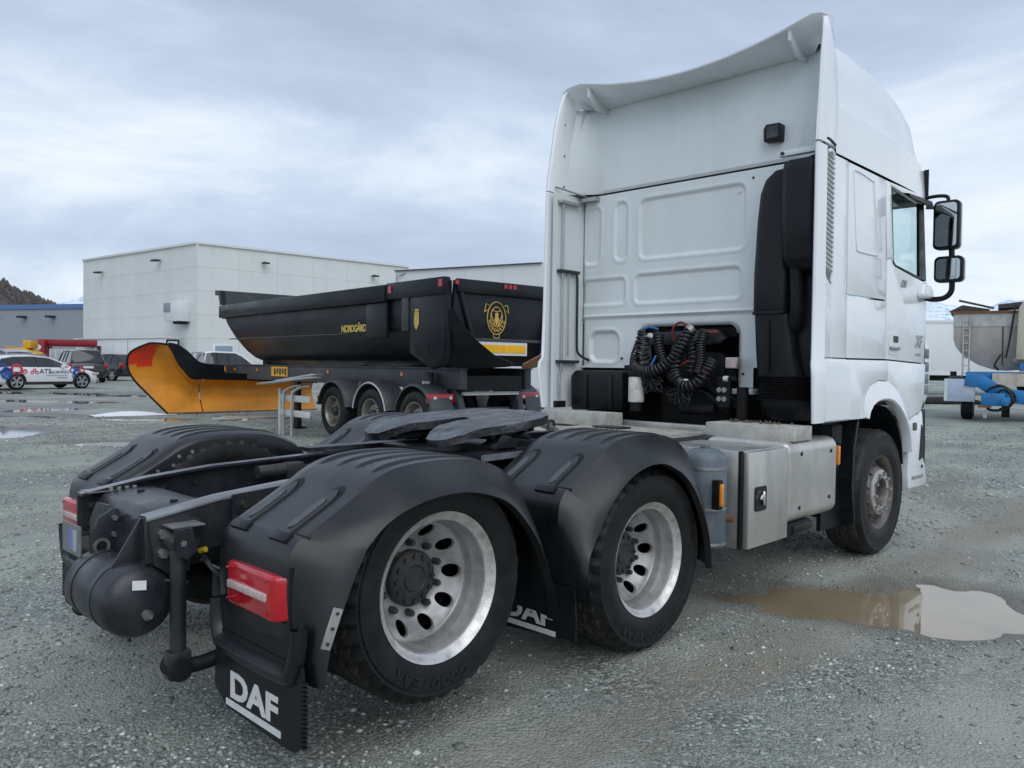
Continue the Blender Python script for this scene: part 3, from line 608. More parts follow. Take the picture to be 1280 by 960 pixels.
# cross members
def cross(x, z0, z1, d=.10): return MB().box((x - d / 2, -.39, z0), (x + d / 2, .39, z1)).build('cross_member', FRAME, T, bevel=.01)
cross(-.72, .80, .93); cross(.75, .82, .96); cross(-1.05, .74, .80, .2)
# hollow rear cross member with a rounded top
sec = lambda y: [(-2.20, y, .70), (-2.20, y, .83), (-2.16, y, .885), (-2.05, y, .905), (-1.93, y, .90), (-1.87, y, .86), (-1.87, y, .72)]
MB().loft([sec(.33), sec(.05), sec(-.15), sec(-.33)], closed=True, cap=True).build('rear_cross_member', FRAME, T, bevel=.012)
# tail plates of the left rail and slotted end
mb = MB().prism([(-2.222, .880), (-1.98, .925), (-1.98, .73), (-2.222, .715)], 'y', .412, .424); mb.build('end_plate', FRAME, T)
for a, b in ((-2.17, .83), (-2.17, .765), (-2.07, .84), (-2.07, .77)): MB().cyl((a, .41, b), (a, .39, b), .016, n=10).build('bolt', RUST if b < .8 else HUB, T)
mb = MB().box((-2.222, .33, .890), (-2.0, .43, .897)); mb.build('top_plate', RAILTOP, T)
for k in range(4): MB().cyl((-2.12 + .035 * k, .33, .893), (-2.12 + .035 * k, .33, .910), .012, n=6).build('bolt', STEEL, T)
# upright plates that carry the air tank
for yy, pl in ((.0, [(-2.205, .865), (-2.23, .872), (-2.255, .852), (-2.285, .838), (-2.32, .755), (-2.32, .645), (-2.26, .60), (-2.18, .62)]), (-.30, [(-2.212, .873), (-2.228, .868), (-2.355, .665), (-2.37, .618), (-2.35, .60), (-2.212, .62)])):
    MB().prism(pl, 'y', yy - .007, yy + .007).build('tank_bracket', FRAME, T, bevel=.002)
mb = MB(); mb.lathe([(.034, -.011), (.034, .011), (.022, .011), (.022, -.011)], 20, M=Matrix.Translation((-2.275, -.002, .715)), closed=True); mb.build('bracket_eye', STEEL, T); MB().cyl((-2.275, -.010, .715), (-2.275, .010, .715), .023, n=20).build('bracket_hole', DARK, T)
for a, b in ((-2.225, .83), (-2.225, .76)): MB().cyl((a, -.007, b), (a, -.024, b), .012, n=6).build('bolt', STEEL, T)
MB().prism([(.02, .60), (.30, .60), (.30, .78), (.22, .865), (.08, .87), (.02, .80)], 'x', -2.222, -2.208).build('tow_plate', FRAME, T)
MB().prism([(-.39, .64), (.02, .58), (.02, .80), (-.30, .87), (-.39, .87)], 'x', -2.224, -2.210).build('tow_plate', FRAME, T)
# air tank across the tail
prof = [(.0001, -.450), (.06, -.446), (.10, -.435), (.128, -.415), (.142, -.385), (.142, .02), (.13, .05), (.10, .075), (.05, .09), (.0001, .095)]
at = MB().lathe(prof, 40, M=Matrix.Translation((-2.27, 0, .56))).build('air_tank', FRAME, T, smooth=50)
MB().cyl((-2.26, -.440, .52), (-2.26, -.47, .52), .020, n=12).build('drain_boss', RUSTY, at); MB().cyl((-2.26, -.47, .52), (-2.26, -.49, .52), .010, n=8).build('drain_bolt', STEEL, at)
lab = MB(); lab.box((-.026, -.001, -.018), (.026, .001, .018), Matrix.Translation((-2.285, -.445, .637)) @ Matrix.Rotation(rad(-20), 4, 'X') @ Matrix.Rotation(rad(8), 4, 'Y')); lab.build('rating_label', PRINT, at)
MB().tube([(-2.27, -.30, .425), (-2.27, -.305, .380)], .008, 8).build('drain_valve', HUB, at)
for yy in (-.05, -.27): MB().lathe([(.1425, yy - .018), (.1450, yy - .018), (.1450, yy + .018), (.1425, yy + .018)], 40, M=Matrix.Translation((-2.27, 0, .56))).build('tank_strap', FRAME, at)
MB().box((-2.36, .02, .42), (-2.20, .11, .50)).build('step_pad', DARK, T, bevel=.02)
# number plate, its writing blurred out
npl = MB().box((-2.352, .02, .672), (-2.345, .24, .80)).build('number_plate', mat('plate_grey', (.16, .17, .18), .5, 0, .3, 25), T); MB().box((-2.355, .10, .69), (-2.3525, .15, .78)).build('plate_patch', mat('plate_blue', (.16, .20, .42), .5), npl); MB().box((-2.355, .055, .69), (-2.3525, .098, .78)).build('plate_patch', mat('plate_pale', (.38, .38, .40), .5), npl)
MB().box((-2.345, .04, .64), (-2.28, .20, .672)).build('plate_lamp', DARK, T, bevel=.008)
# suspension hanger, drop link and roll bar on the right
hang = MB().prism([(-2.24, .86), (-2.08, .885), (-2.08, .66), (-2.14, .64), (-2.22, .70)], 'y', -.425, -.41).build('hanger_plate', FRAME, T)
for a, b in ((-2.19, .82), (-2.19, .745)): MB().cyl((a, -.425, b), (a, -.452, b), .020, n=6).build('bolt', STEEL, hang)
for yy in (-.535, -.445): MB().prism([(-2.19, .85), (-2.12, .852), (-2.10, .76), (-2.14, .73), (-2.18, .75)], 'y', yy - .006, yy + .006).build('clevis_plate', FRAME, T)
MB().box((-2.19, -.52, .852), (-2.06, -.41, .858), Matrix.Translation((0, 0, 0))).build('hanger_lip', RAILTOP, T)
lk = MB().cyl((-2.155, -.49, .79), (-2.155, -.49, .36), .031, n=20).build('drop_link', FRAME, T)
MB().cyl((-2.155, -.535, .795), (-2.155, -.445, .795), .040, n=18).build('link_bush', FRAME, lk); MB().cyl((-2.155, -.545, .795), (-2.155, -.435, .795), .013, n=6).build('link_bolt', STEEL, lk)
MB().box((-2.20, -.525, .255), (-2.11, -.455, .37)).build('link_foot', FRAME, lk, bevel=.014); MB().cyl((-2.16, -.54, .30), (-2.16, -.44, .30), .045, n=18).build('link_bush', DARK, lk)
MB().tube(spline([(-2.16, -.49, .30), (-2.05, -.52, .305), (-1.90, -.56, .36), (-1.70, -.58, .46), (-1.5, -.55, .52)], 5), .030, 12).build('roll_bar', DARK, T)
# damper plate with its bolts
pl = MB().prism([(-1.90, .945), (-1.62, .965), (-1.62, .74), (-1.82, .70), (-1.90, .80)], 'y', -.432, -.418).build('damper_plate', FRAME, T)
for a, b in ((-1.85, .90), (-1.68, .92), (-1.85, .80)): MB().cyl((a, -.43, b), (a, -.45, b), .018, n=6).build('bolt', RUST if a > -1.8 else HUB, pl)
MB().cyl((-1.80, -.43, .86), (-1.80, -.52, .86), .028, n=14).build('damper_pin', RUST, T); MB().cyl((-1.81, -.47, .85), (-1.74, -.62, .74), .033, n=16).build('damper', GREYCYL, T)
# inner rail fittings: valves, hoses, air bellows
MB().cyl((-1.40, .30, .92), (-1.24, .30, .925), .034, n=14).build('valve', HUB, T); MB().box((-1.24, .26, .86), (-1.14, .34, .96)).build('valve_block', HUB, T, bevel=.01)
MB().tube(spline([(-1.14, .30, .93), (-.95, .28, .935), (-.8, .2, .93), (-.6, .22, .94)], 6), .010, 6).build('air_line', CABLE, T); MB().cyl((-.98, .28, .94), (-.88, .25, .945), .013, n=8).build('line_coupling', STEEL, T); MB().cyl((-.86, .25, .95), (-.78, .21, .955), .016, n=8).build('line_coupling', PRINT, T)
for sgn in (-1, 1):
    for xx in (-1.85, -1.0, -.45, .42):
        MB().lathe([(.0001, -.10), (.10, -.10), (.125, -.06), (.115, -.02), (.13, .03), (.12, .08), (.10, .11), (.0001, .11)], 22, M=Matrix.Translation((xx, sgn * .45, .52)) @ Matrix.Rotation(rad(90), 4, 'X')).build('air_spring', DARK, T)
    MB().beam((X3 - .5, sgn * .5, .50), (.5, sgn * .5, .47), .09, .09).build('trailing_arm', DARK, T)
    MB().box((-.62, min(sgn * .415, sgn * .60), .83), (-.5, max(sgn * .415, sgn * .60), .90)).build('guard_stay', FRAME, T); MB().box((.35, min(sgn * .415, sgn * .62), .85), (.43, max(sgn * .415, sgn * .62), .91)).build('guard_stay', FRAME, T)
    MB().box((X3 - .45, min(sgn * .415, sgn * .62), .82), (X3 - .38, max(sgn * .415, sgn * .62), .88)).build('guard_stay', FRAME, T)

# ---- fifth wheel
fw = empty('fifth_wheel'); fw.parent = T; fw.location = (-.20, 0, 1.180); fw.rotation_euler = (0, rad(-4.6), 0)
half = [(.46, .0), (.455, .12), (.42, .26), (.34, .38), (.2, .455), (0, .475), (-.22, .465), (-.40, .43), (-.475, .375), (-.50, .30), (-.49, .22), (-.40, .155), (-.22, .085), (-.10, .055), (-.02, .05), (.02, .03)]
poly = half + [(a, -b) for a, b in half[::-1] if b > 0]
# top plate: triangulated sheet with lumps of old grease, tips bent down
bmf = bmesh.new(); vsf = [bmf.verts.new((a, b, 0)) for a, b in poly]; fc = bmf.faces.new(vsf); bmesh.ops.triangulate(bmf, faces=[fc])
for _ in range(3): bmesh.ops.subdivide_edges(bmf, edges=[e for e in bmf.edges if e.calc_length() > .05], cuts=1, use_grid_fill=True)
bmesh.ops.triangulate(bmf, faces=bmf.faces[:])
for v in bmf.verts:
    v.co.z = .005 * float(vnoise(v.co.x, v.co.y, 14)) + .004 * float(vnoise(v.co.x, v.co.y, 40)) - .42 * max(0, -.30 - v.co.x) ** 1.35
mef = bpy.data.meshes.new('coupling_plate'); bmesh.ops.recalc_face_normals(bmf, faces=bmf.faces)
ext = bmesh.ops.solidify(bmf, geom=bmf.faces[:], thickness=.045); bmf.to_mesh(mef); bmf.free(); mef.materials.append(GREASE); mef.shade_smooth(); mef.set_sharp_from_angle(angle=rad(40)); link('coupling_plate', mef, fw)
for sgn in (-1, 1):
    MB().prism([(-.16, -.05), (.16, -.05), (.12, -.12), (.03, -.165), (-.03, -.165), (-.12, -.12)], 'y', sgn * .36 - .03, sgn * .36 + .03).build('pivot_ear', FRAME, fw, bevel=.01)
    MB().prism([(-.42, -.05), (.38, -.05), (.30, -.085), (-.34, -.10)], 'y', sgn * .20 - .012, sgn * .20 + .012).build('web', FRAME, fw)
MB().box((-.1, -.30, -.10), (.30, .30, -.055)).build('lock_housing', DARK, fw, bevel=.01)
MB().cyl((.05, -.30, -.085), (.02, -.52, -.085), .014, n=10).build('release_handle', FRAME, fw)
for sgn in (-1, 1):
    MB().prism([(-.38, 1.032), (.06, 1.032), (.06, 1.06), (-.06, 1.075), (-.10, 1.125), (-.20, 1.085), (-.30, 1.125), (-.34, 1.07), (-.38, 1.06)], 'y', sgn * .38 - .05, sgn * .38 + .05).build('pedestal', FRAME, T, bevel=.008)
    MB().box((-1.05, sgn * .42 - .055, 1.0), (.75, sgn * .42 + .055, 1.022)).build('slide_rail', FRAME, T)
    mb = MB()
    for k in range(18): mb.cyl((-1.0 + k * .06, sgn * .47, 1.0), (-1.0 + k * .06, sgn * .485, 1.0), .014, n=8)
    mb.build('rail_holes', DARK, T)
    MB().box((-.98, sgn * .52 - .03, .985), (.2, sgn * .52 + .03, 1.0)).build('slotted_strip', DARK, T)
MB().box((-.55, -.37, 1.003), (.35, .37, 1.020)).build('mounting_plate', FRAME, T)
MB().beam((-.58, -.56, 1.01), (.02, -.56, 1.02), .02, .03).build('release_bar', RAILTOP, T)

# ---- deck behind the cab
MB().box((.95, -.60, .985), (1.95, .62, .997)).build('deck_frame', FRAME, T)
dk = MB().box((1.36, -.46, 1.0), (1.98, .62, 1.012)).build('deck_plate', DECK, T)
for k in range(20): MB().box((1.40, -.43 + k * .052, 1.012), (1.90, -.405 + k * .052, 1.019)).build('deck_rib', DECK, dk, bevel=.003, seg=1)
MB().box((1.93, -.46, 1.013), (1.985, .40, 1.062)).build('deck_kick_plate', ALUD, T, bevel=.004)
for a, b in (((1.62, -1.245, 1.018), (1.90, -.58, 1.115)), ((1.66, .36, 1.014), (1.90, 1.06, 1.125))): MB().box(a, b).build('step_box', DECK, T, bevel=.006)
MB().box((1.52, .10, 1.02), (1.66, .38, 1.034)).build('loose_plate', FRAME, T, bevel=.004)
mb = MB()
for k in range(60):
    a = RNG.gauss(1.84, .04); a = min(1.885, a); b = RNG.choice((-.80, -.98, -.72)) + RNG.gauss(0, .05); s_ = RNG.uniform(.006, .018); mb.lathe([(.0001, -s_ * .6), (s_, 0), (.0001, s_ * .7)], 5, M=Matrix.Translation((a, b, 1.115 + s_ * .4)))
tag(mb.build('dirt_clods', RUST if False else mat('dry_dirt', (.09, .075, .06), .95), T, smooth=None), kind='stuff')
MB().tube(spline([(1.10, .48, 1.0), (1.13, .50, 1.07), (1.19, .50, 1.07), (1.2, .5, 1.0)], 5), .012, 8).build('lifting_eye', FRAME, T)
MB().box((1.02, .30, 1.0), (1.32, .85, 1.012)).build('deck_plate', DECK, T); MB().beam((1.0, .3, 1.03), (1.4, .86, 1.03), .03, .025).build('deck_bar', RUSTY, T)

# ---- right-hand side: reservoir, locker, tank
MB().lathe([(.0001, .33), (.03, .33), (.03, .318), (.07, .315), (.118, .285), (.128, .25), (.128, -.24), (.118, -.27), (.0001, -.28)], 36, M=Matrix.Translation((.80, -1.07, .70)) @ Matrix.Rotation(rad(90), 4, 'X')).build('reservoir', GREYCYL, T, smooth=45)
rs_ = MB()
for z in (.905, .665, .455): rs_.lathe([(.128, -.008), (.132, -.008), (.132, .008), (.128, .008)], 36, M=Matrix.Translation((.80, -1.07, z)) @ Matrix.Rotation(rad(90), 4, 'X'))
rs_.build('reservoir_band', STEEL, T)
MB().cyl((.86, -1.18, .60), (.87, -1.225, .60), .022, n=10).build('reservoir_valve', RUST, T)
sl = MB().box((.665, -1.262, .70), (.69, -1.232, .83)).build('side_lamp', ORNG, T, bevel=.006); MB().box((.655, -1.245, .68), (.70, -1.20, .85)).build('lamp_bracket', DARK, T)
bx = MB().box((.955, -1.212, .40), (1.50, -.62, .998)).build('locker', ALUD, T, bevel=.005)
dr = MB().box((.985, -1.262, .402), (1.512, -1.222, .992)).build('locker_door', ALUF, bx, bevel=.006)
MB().box((.952, -1.224, .40), (.983, -1.205, .998)).build('locker_gasket', DARK, bx)
MB().prism(rrect(1.055, 1.195, .625, .775, .018), 'y', -1.272, -1.258).build('latch_plate', PLAS2, bx); MB().prism(rrect(1.075, 1.175, .645, .755, .012), 'y', -1.266, -1.2585).build('latch_recess', DARK, bx)
MB().prism([(1.088, .70), (1.105, .725), (1.125, .73), (1.135, .75), (1.150, .735), (1.150, .66), (1.135, .655), (1.125, .69)], 'y', -1.290, -1.274).build('latch_handle', CHROME, bx, bevel=.004)
tank = MB().prism(rrect(1.52, 2.29, -.47 - .0, -.47 + .55, .07, 6) if False else rrect(-1.262, -.62, .475, 1.022, .075, 7), 'x', 1.53, 2.30).build('fuel_tank', ALUF, T, bevel=.035, seg=4, smooth=50)
for a, b in ((1.70, .935), (2.18, .925), (1.68, .575), (2.16, .60)):
    MB().cyl((a, -1.262, b), (a, -1.268, b), .012, n=12).build('rivet', DARK, tank); MB().cyl((a + .008, -1.262, b + .014), (a + .008, -1.268, b + .014), .007, n=8).build('rivet', STEEL, tank)
MB().box((1.535, -1.255, .405), (1.90, -1.06, .478)).build('tank_bracket', DARK, T, bevel=.012); MB().box((1.60, -1.268, .415), (1.89, -1.25, .465)).build('tank_pad', PLAS2, T, bevel=.008)
for xx in (1.62, 2.2): MB().box((xx - .04, -.62, .55), (xx + .04, -.41, .95)).build('tank_arm', DARK, T)
MB().prism(rrect(.62, 1.262, .475, 1.0, .075, 7), 'x', .95, 2.30).build('fuel_tank', ALUF, T, bevel=.035, seg=4, smooth=50)
MB().cyl((2.05, -1.0, 1.02), (2.05, -1.0, 1.055), .06, n=20).build('filler_cap', DARK, tank, bevel=.008)
# in front of the tank: dark inner panels, the second amber lamp
MB().prism([(2.36, .30), (2.82, .30), (2.86, .60), (2.82, .98), (2.70, 1.12), (2.36, 1.12)], 'y', -1.12, -1.09).build('splash_guard', PLAS2, T); MB().prism([(2.36, .30), (2.82, .30), (2.86, .60), (2.82, .98), (2.70, 1.12), (2.36, 1.12)], 'y', 1.09, 1.12).build('splash_guard', PLAS2, T)
MB().box((2.345, -1.20, .95), (2.52, -1.10, 1.09)).build('lamp_bracket', DARK, T); MB().box((2.42, -1.222, .80), (2.455, -1.19, .94)).build('side_lamp', ORNG, T, bevel=.006); MB().box((2.40, -1.20, .78), (2.475, -1.12, .96)).build('lamp_bracket', PLAS2, T)
MB().tube(spline([(2.36, -1.14, .84), (2.37, -1.16, .74), (2.42, -1.17, .71), (2.44, -1.16, .80)], 5), .009, 6).build('lamp_cable', CABLE, T)
for sgn in (-1, 1):
    MB().prism([(2.80, 1.10), (2.74, .90), (2.72, .60), (2.76, .34), (2.74, .33), (2.68, .60), (2.70, .92), (2.77, 1.13)], 'y', min(sgn * .82, sgn * 1.22), max(sgn * .82, sgn * 1.22)).build('inner_mudguard', PLAS2, T)
    # liner over the front wheel
    secs = []
    for k in range(13):
        a = rad(172 - k * 13.5); secs.append([(X1 + .60 * math.cos(a), sgn * y, .58 + .64 * math.sin(a)) for y in (.80, 1.20)])
    MB().loft(secs).build('wheel_arch_liner', PLAS2, T, smooth=60)
    MB().box((2.7, min(sgn * .78, sgn * .8), .5), (3.95, max(sgn * .78, sgn * .8), 1.35)).build('inner_wing', DARK, T)
MB().box((2.4, -.34, .55), (4.2, .34, 1.35)).build('engine', DARK, T, bevel=.05); MB().box((1.4, -.22, .55), (2.4, .22, .95)).build('gearbox', DARK, T, bevel=.05)
MB().cyl((-.2, 0, .62), (1.4, 0, .72), .06, n=14).build('prop_shaft', DARK, T)

for k, (p, q, r_) in enumerate((((-2.20, -.30, .70), (-2.19, -.40, .64), (-2.10, -.46, .62)), ((-2.19, -.10, .66), (-2.23, -.22, .62), (-2.20, -.38, .67)), ((-2.05, -.46, .70), (-1.98, -.54, .66), (-1.95, -.58, .72)))):
    MB().tube(spline([p, q, r_], 6), .008, 6).build('air_line', CABLE, T)
MB().tube(spline([(-2.02, -.42, .70), (-2.06, -.52, .72), (-2.05, -.58, .68), (-1.98, -.60, .62)], 6), .009, 6).build('lamp_cable', CABLE, T)
MB().cyl((-2.215, -.33, .70), (-2.215, -.37, .715), .010, n=8).build('line_coupling', STEEL, T); MB().cyl((-2.04, -.43, .73), (-2.03, -.46, .74), .012, n=8).build('line_coupling', CYEL, T)
for y in (-.20, .16): MB().cyl((-2.05, y, .903), (-2.05, y, .912), .016, n=12).build('bolt', DARK, T)
MB().box((-2.0, -.62, .50), (-1.86, -.44, .68)).build('lamp_junction', PLAS2, T, bevel=.02)
# ------------------------------------------------------------------ cab
# rear wall with pressed panels: a fine grid, each panel let in a little
RECTS = [(-.50, .51, 2.445, 2.965, .07, .014), (-.47, .55, 2.06, 2.315, .055, .014), (.635, .778, 2.45, 2.975, .068, .012), (.935, 1.13, 2.44, 2.96, .06, .012), (.65, 1.16, 2.065, 2.30, .05, .012), (.715, 1.055, 1.545, 1.83, .09, .03)]
def sdf(y, z, r_):
    y0, y1, z0, z1, rr, _ = r_; dx = np.abs(y - (y0 + y1) / 2) - (y1 - y0) / 2 + rr; dz = np.abs(z - (z0 + z1) / 2) - (z1 - z0) / 2 + rr
    return np.hypot(np.maximum(dx, 0), np.maximum(dz, 0)) + np.minimum(np.maximum(dx, dz), 0) - rr
yy = np.concatenate([np.linspace(-1.16, -.584, 30)[:-1], np.linspace(-.584, -.45, 14)[:-1], np.linspace(-.45, .50, 96)[:-1], np.linspace(.50, .60, 11)[:-1], np.linspace(.60, 1.16, 58)])
zz = np.concatenate([np.linspace(1.35, 1.42, 8)[:-1], np.linspace(1.42, 1.51, 9)[:-1], np.linspace(1.51, 1.855, 36)[:-1], np.linspace(1.855, 3.055, 124)])
Yg, Zg = np.meshgrid(yy, zz, indexing='ij'); Xg = np.full_like(Yg, 2.30)
for r_ in RECTS:
    t = np.clip(-sdf(Yg, Zg, r_) / .022, 0, 1); Xg += r_[5] * t * t * (3 - 2 * t)
    bead = np.exp(-(sdf(Yg, Zg, r_) - .012) ** 2 / .0002); Xg -= .005 * bead
Xg += .012 * np.clip((1.95 - Zg) / .012, 0, 1) - .010 * np.exp(-((Zg - 1.962) / .010) ** 2)       # step at two thirds
Xg += .05 * np.clip((np.abs(Yg) - 1.09) / .07, 0, 1) ** 2
op = (-.45, .50, 1.0, 1.855, .07, 0)
Xg += .03 * np.exp(-np.maximum(sdf(Yg, Zg, op), 0) / .012) * (Zg < 1.93)
mb = MB(); ni, nj = Yg.shape; vid = -np.ones((ni, nj), int); cy_ = (yy[:-1] + yy[1:]) / 2; cz_ = (zz[:-1] + zz[1:]) / 2; fs = []; vsx = []
def gv(i, j):
    if vid[i, j] < 0: vid[i, j] = len(vsx); vsx.append((Xg[i, j], Yg[i, j], Zg[i, j]))
    return int(vid[i, j])
for i in range(ni - 1):
    for j in range(nj - 1):
        a, b = cy_[i], cz_[j]
        if sdf(np.array(a), np.array(b), op) < .003: continue
        if b < 1.51 and (a > .60 or a < -.584): continue
        if b < 1.42 and a > 0: continue
        fs.append((gv(i, j), gv(i + 1, j), gv(i + 1, j + 1), gv(i, j + 1)))
mb.add(vsx, fs); rw = mb.build('rear_wall', WHITE2, T, smooth=60, merge=False)
# folded rim of the opening
rim = [(.50, 1.42)] + [(.50, 1.6), (.50, 1.785)] + [(.50 - .07 + .07 * math.cos(rad(a)), 1.785 + .07 * math.sin(rad(a))) for a in (22, 45, 68, 90)] + [(-.38, 1.855)] + [(-.38 - .07 * math.sin(rad(a)), 1.785 + .07 * math.cos(rad(a))) for a in (22, 45, 68, 90)] + [(-.45, 1.6), (-.45, 1.36)]
MB().loft([[(2.30 + .03, a, b) for a, b in rim], [(2.305 - .012, a, b) for a, b in rim], [(2.36, a, b) for a, b in rim], [(2.50, a, b) for a, b in rim]]).build('opening_rim', WHITE2, rw, smooth=50)
MB().box((2.31, .60, 1.495), (2.45, 1.15, 1.512)).build('wall_fold', WHITE2, rw)
MB().cyl((2.30, -.44, 2.90), (2.308, -.44, 2.90), .012, n=12).build('plug', PRINT, rw)
for a, b in ((-.56, 2.99), (-.50, 1.46), (.68, 1.58)): MB().cyl((2.296, a, b), (2.32, a, b), .010, n=10).build('bolt', HUB, rw)
# gap between cab and roof, and the roof's back wall with its angled flanks
MB().prism([(2.33, 1.15), (4.25, 1.17), (4.25, -1.17), (2.33, -1.15)], 'z', 3.03, 3.06).build('roof_gasket', DARK, T)
def back(z, x0): return [(x0 - .17, 1.205, z), (x0 - .10, 1.12, z), (x0 - .02, 1.0, z), (x0, .94, z), (x0, .90, z), (x0 + .004, 0, z), (x0, -.90, z), (x0, -.94, z), (x0 - .02, -1.0, z), (x0 - .10, -1.12, z), (x0 - .17, -1.205, z)]
ub = MB().loft([back(3.075, 2.315), back(3.10, 2.305), back(3.5, 2.33), back(3.84, 2.375), back(3.862, 2.38)]).build('roof_back_wall', WHITE2, T, smooth=25)
MB().prism([(3.22, -.80), (3.345, -.80), (3.36, -.79), (3.365, -.70), (3.345, -.665), (3.24, -.665), (3.22, -.68)] if False else [(-.80, 3.225), (-.665, 3.235), (-.66, 3.33), (-.68, 3.365), (-.79, 3.36), (-.80, 3.35)], 'x', 2.245, 2.34).build('work_lamp', PLAS2, ub, bevel=.018, seg=3)
MB().prism([(-.785, 3.24), (-.69, 3.248), (-.69, 3.345), (-.785, 3.345)], 'x', 2.238, 2.26).build('lamp_glass', DGLASS, ub, bevel=.006)
# roof shell
def roof_sec(x, ztop, zc, hw, cr=1., zb=3.052):
    sh = hw - .045; out_ = []
    pts = [(hw + .005, zb), (hw + .002, zb + .04), (hw - .012, zc - .03), (hw - .018, zc), (hw - .048, zc + .016), (hw - .065, zc + .05), (hw - .085, zc + (ztop - zc) * .45), (hw - .115, zc + (ztop - zc) * .80), (hw - .16, zc + (ztop - zc) * .96), (hw - .24, ztop + .004), (hw - .42, ztop + .025 * cr), (0, ztop + .05 * cr)]
    return [(x, -a, b) for a, b in pts] + [(x, a, b) for a, b in pts[-2::-1]]
RS = [(2.235, 3.945, 3.41, 1.225, -1.75), (2.5, 3.955, 3.41, 1.225, -.6), (2.75, 3.965, 3.41, 1.225, .3), (3.1, 3.955, 3.41, 1.225), (3.55, 3.925, 3.40, 1.222), (3.9, 3.87, 3.38, 1.215), (4.2, 3.77, 3.34, 1.195), (4.42, 3.63, 3.30, 1.16), (4.58, 3.45, 3.26, 1.10), (4.68, 3.30, 3.20, 1.02), (4.70, 3.22, 3.18, .95)]
MB().loft([roof_sec(*q) for q in RS], cap=False).build('roof', WHITE, T, smooth=40)
MB().prism([(4.69, -.95), (4.69, .95), (4.40, 1.13), (4.40, -1.13)], 'z', 3.07, 3.30).build('roof_front_trim', PLAS2, T)
for sgn in (-1, 1): MB().prism([(4.36, sgn * 1.20), (4.62, sgn * 1.06), (4.62, sgn * 1.02), (4.36, sgn * 1.16)], 'z', 3.05, 3.33).build('sun_visor', PLAS2, T)
# roof spoiler: swept rear lip
ye = [-1.215, -1.17, -1.10, -1.0, -.86, -.65, -.42, -.2, .0, .2, .42, .65, .86, 1.0, 1.10, 1.17, 1.215]
def ze(y): a = abs(y); return 3.872 + min(.15, .125 * ((y + .06) / .95) ** 2) - (.04 * max(0, (a - 1.12) / .1) ** 2)
top = []
for y in ye:
    z = ze(y); zr_ = 3.965 + .035 * (1 - abs(y) / 1.2); top.append([(2.065 + .03 * max(0, abs(y) - 1.0), y, z - .012), (2.062 + .03 * max(0, abs(y) - 1.0), y, z), (2.08 + .03 * max(0, abs(y) - 1.0), y, z + .008), (2.22 - .06 * (abs(y) > 1.05), y, z + .022), (2.40 - .20 * (abs(y) > 1.05), y, min(zr_, z + .045)), (2.60 - .38 * (abs(y) > 1.05), y * .97, min(zr_ - .0, z + .07)), (2.60 - .38 * (abs(y) > 1.05), y * .97, min(zr_, z + .07) - .05), (2.36 - .16 * (abs(y) > 1.05), y, 3.845), (2.20 - .03 * (abs(y) > 1.05), y, (z - .02 + 3.845) / 2 - .004)])
sp = MB().loft(top, closed=True, cap=True).build('roof_spoiler', WHITE, T, smooth=45)
for y, t in ((.93, 1), (-.93, -1)): MB().prism([(2.085, 3.98), (2.36, 3.87), (2.36, 3.80), (2.20, 3.80), (2.085, 3.885)], 'y', y - .012, y + .012).build('spoiler_gusset', WHITE2, sp, bevel=.004)
MB().box((2.09, .02, 3.862), (2.13, .09, 3.872)).build('spoiler_clip', WHITE2, sp)
# upper side collars (beside the roof)
for sgn in (-1, 1):
    ed = [(4.0, 2.085, 1.19), (3.97, 2.062, 1.218), (3.86, 2.02, 1.235), (3.65, 1.972, 1.243), (3.40, 1.935, 1.250), (3.20, 1.905, 1.254), (3.075, 1.890, 1.256)]
    secs = []
    for z, x, y in ed:
        xf = 2.10 + .12 * math.sin(max(0, min(1, (3.95 - z) / .85)) * math.pi * .8)
        secs.append([(x + .012, sgn * (y - .040), z), (x, sgn * (y - .026), z), (x + .004, sgn * (y - .006), z), (x + .02, sgn * y, z), (xf, sgn * (y - .003), z), (xf + .05, sgn * (y - .03), z), (xf + .08, sgn * (y - .06), z), (2.20, sgn * (y - .055), z), (2.06 + (x - 1.9) * .3, sgn * (y - .042), z)])
    uc = MB().loft(secs, closed=True, cap=True).build('upper_side_collar', WHITE, T, smooth=50)
    for z in (3.70, 3.42, 3.14): MB().cyl((2.09, sgn * 1.195, z), (2.09, sgn * 1.205, z), .007, n=8).build('bolt', HUB, uc)
    # lower side collars, a kink where the lower piece begins
    ed = [(3.06, 1.890, 1.252), (2.6, 1.886, 1.255), (2.0, 1.878, 1.258), (1.58, 1.868, 1.262), (1.54, 1.840, 1.272), (1.46, 1.835, 1.280), (1.13, 1.882, 1.268)]
    secs = [[(x + .012, sgn * (y - .030), z), (x, sgn * (y - .018), z), (x + .004, sgn * (y - .004), z), (x + .018, sgn * y, z), (2.045, sgn * (y - .004), z), (2.045, sgn * (y - .034), z)] for z, x, y in ed]
    lc = MB().loft(secs, closed=True, cap=True).build('side_collar', WHITE, T, smooth=40)
    if sgn > 0:
        MB().box((1.925, 1.155, 1.13), (2.33, 1.185, 3.06)).build('collar_inner_panel', WHITE2, lc)
        MB().box((1.93, 1.12, 1.132), (2.06, 1.154, 1.19)).build('rubber_foot', DARK, lc)
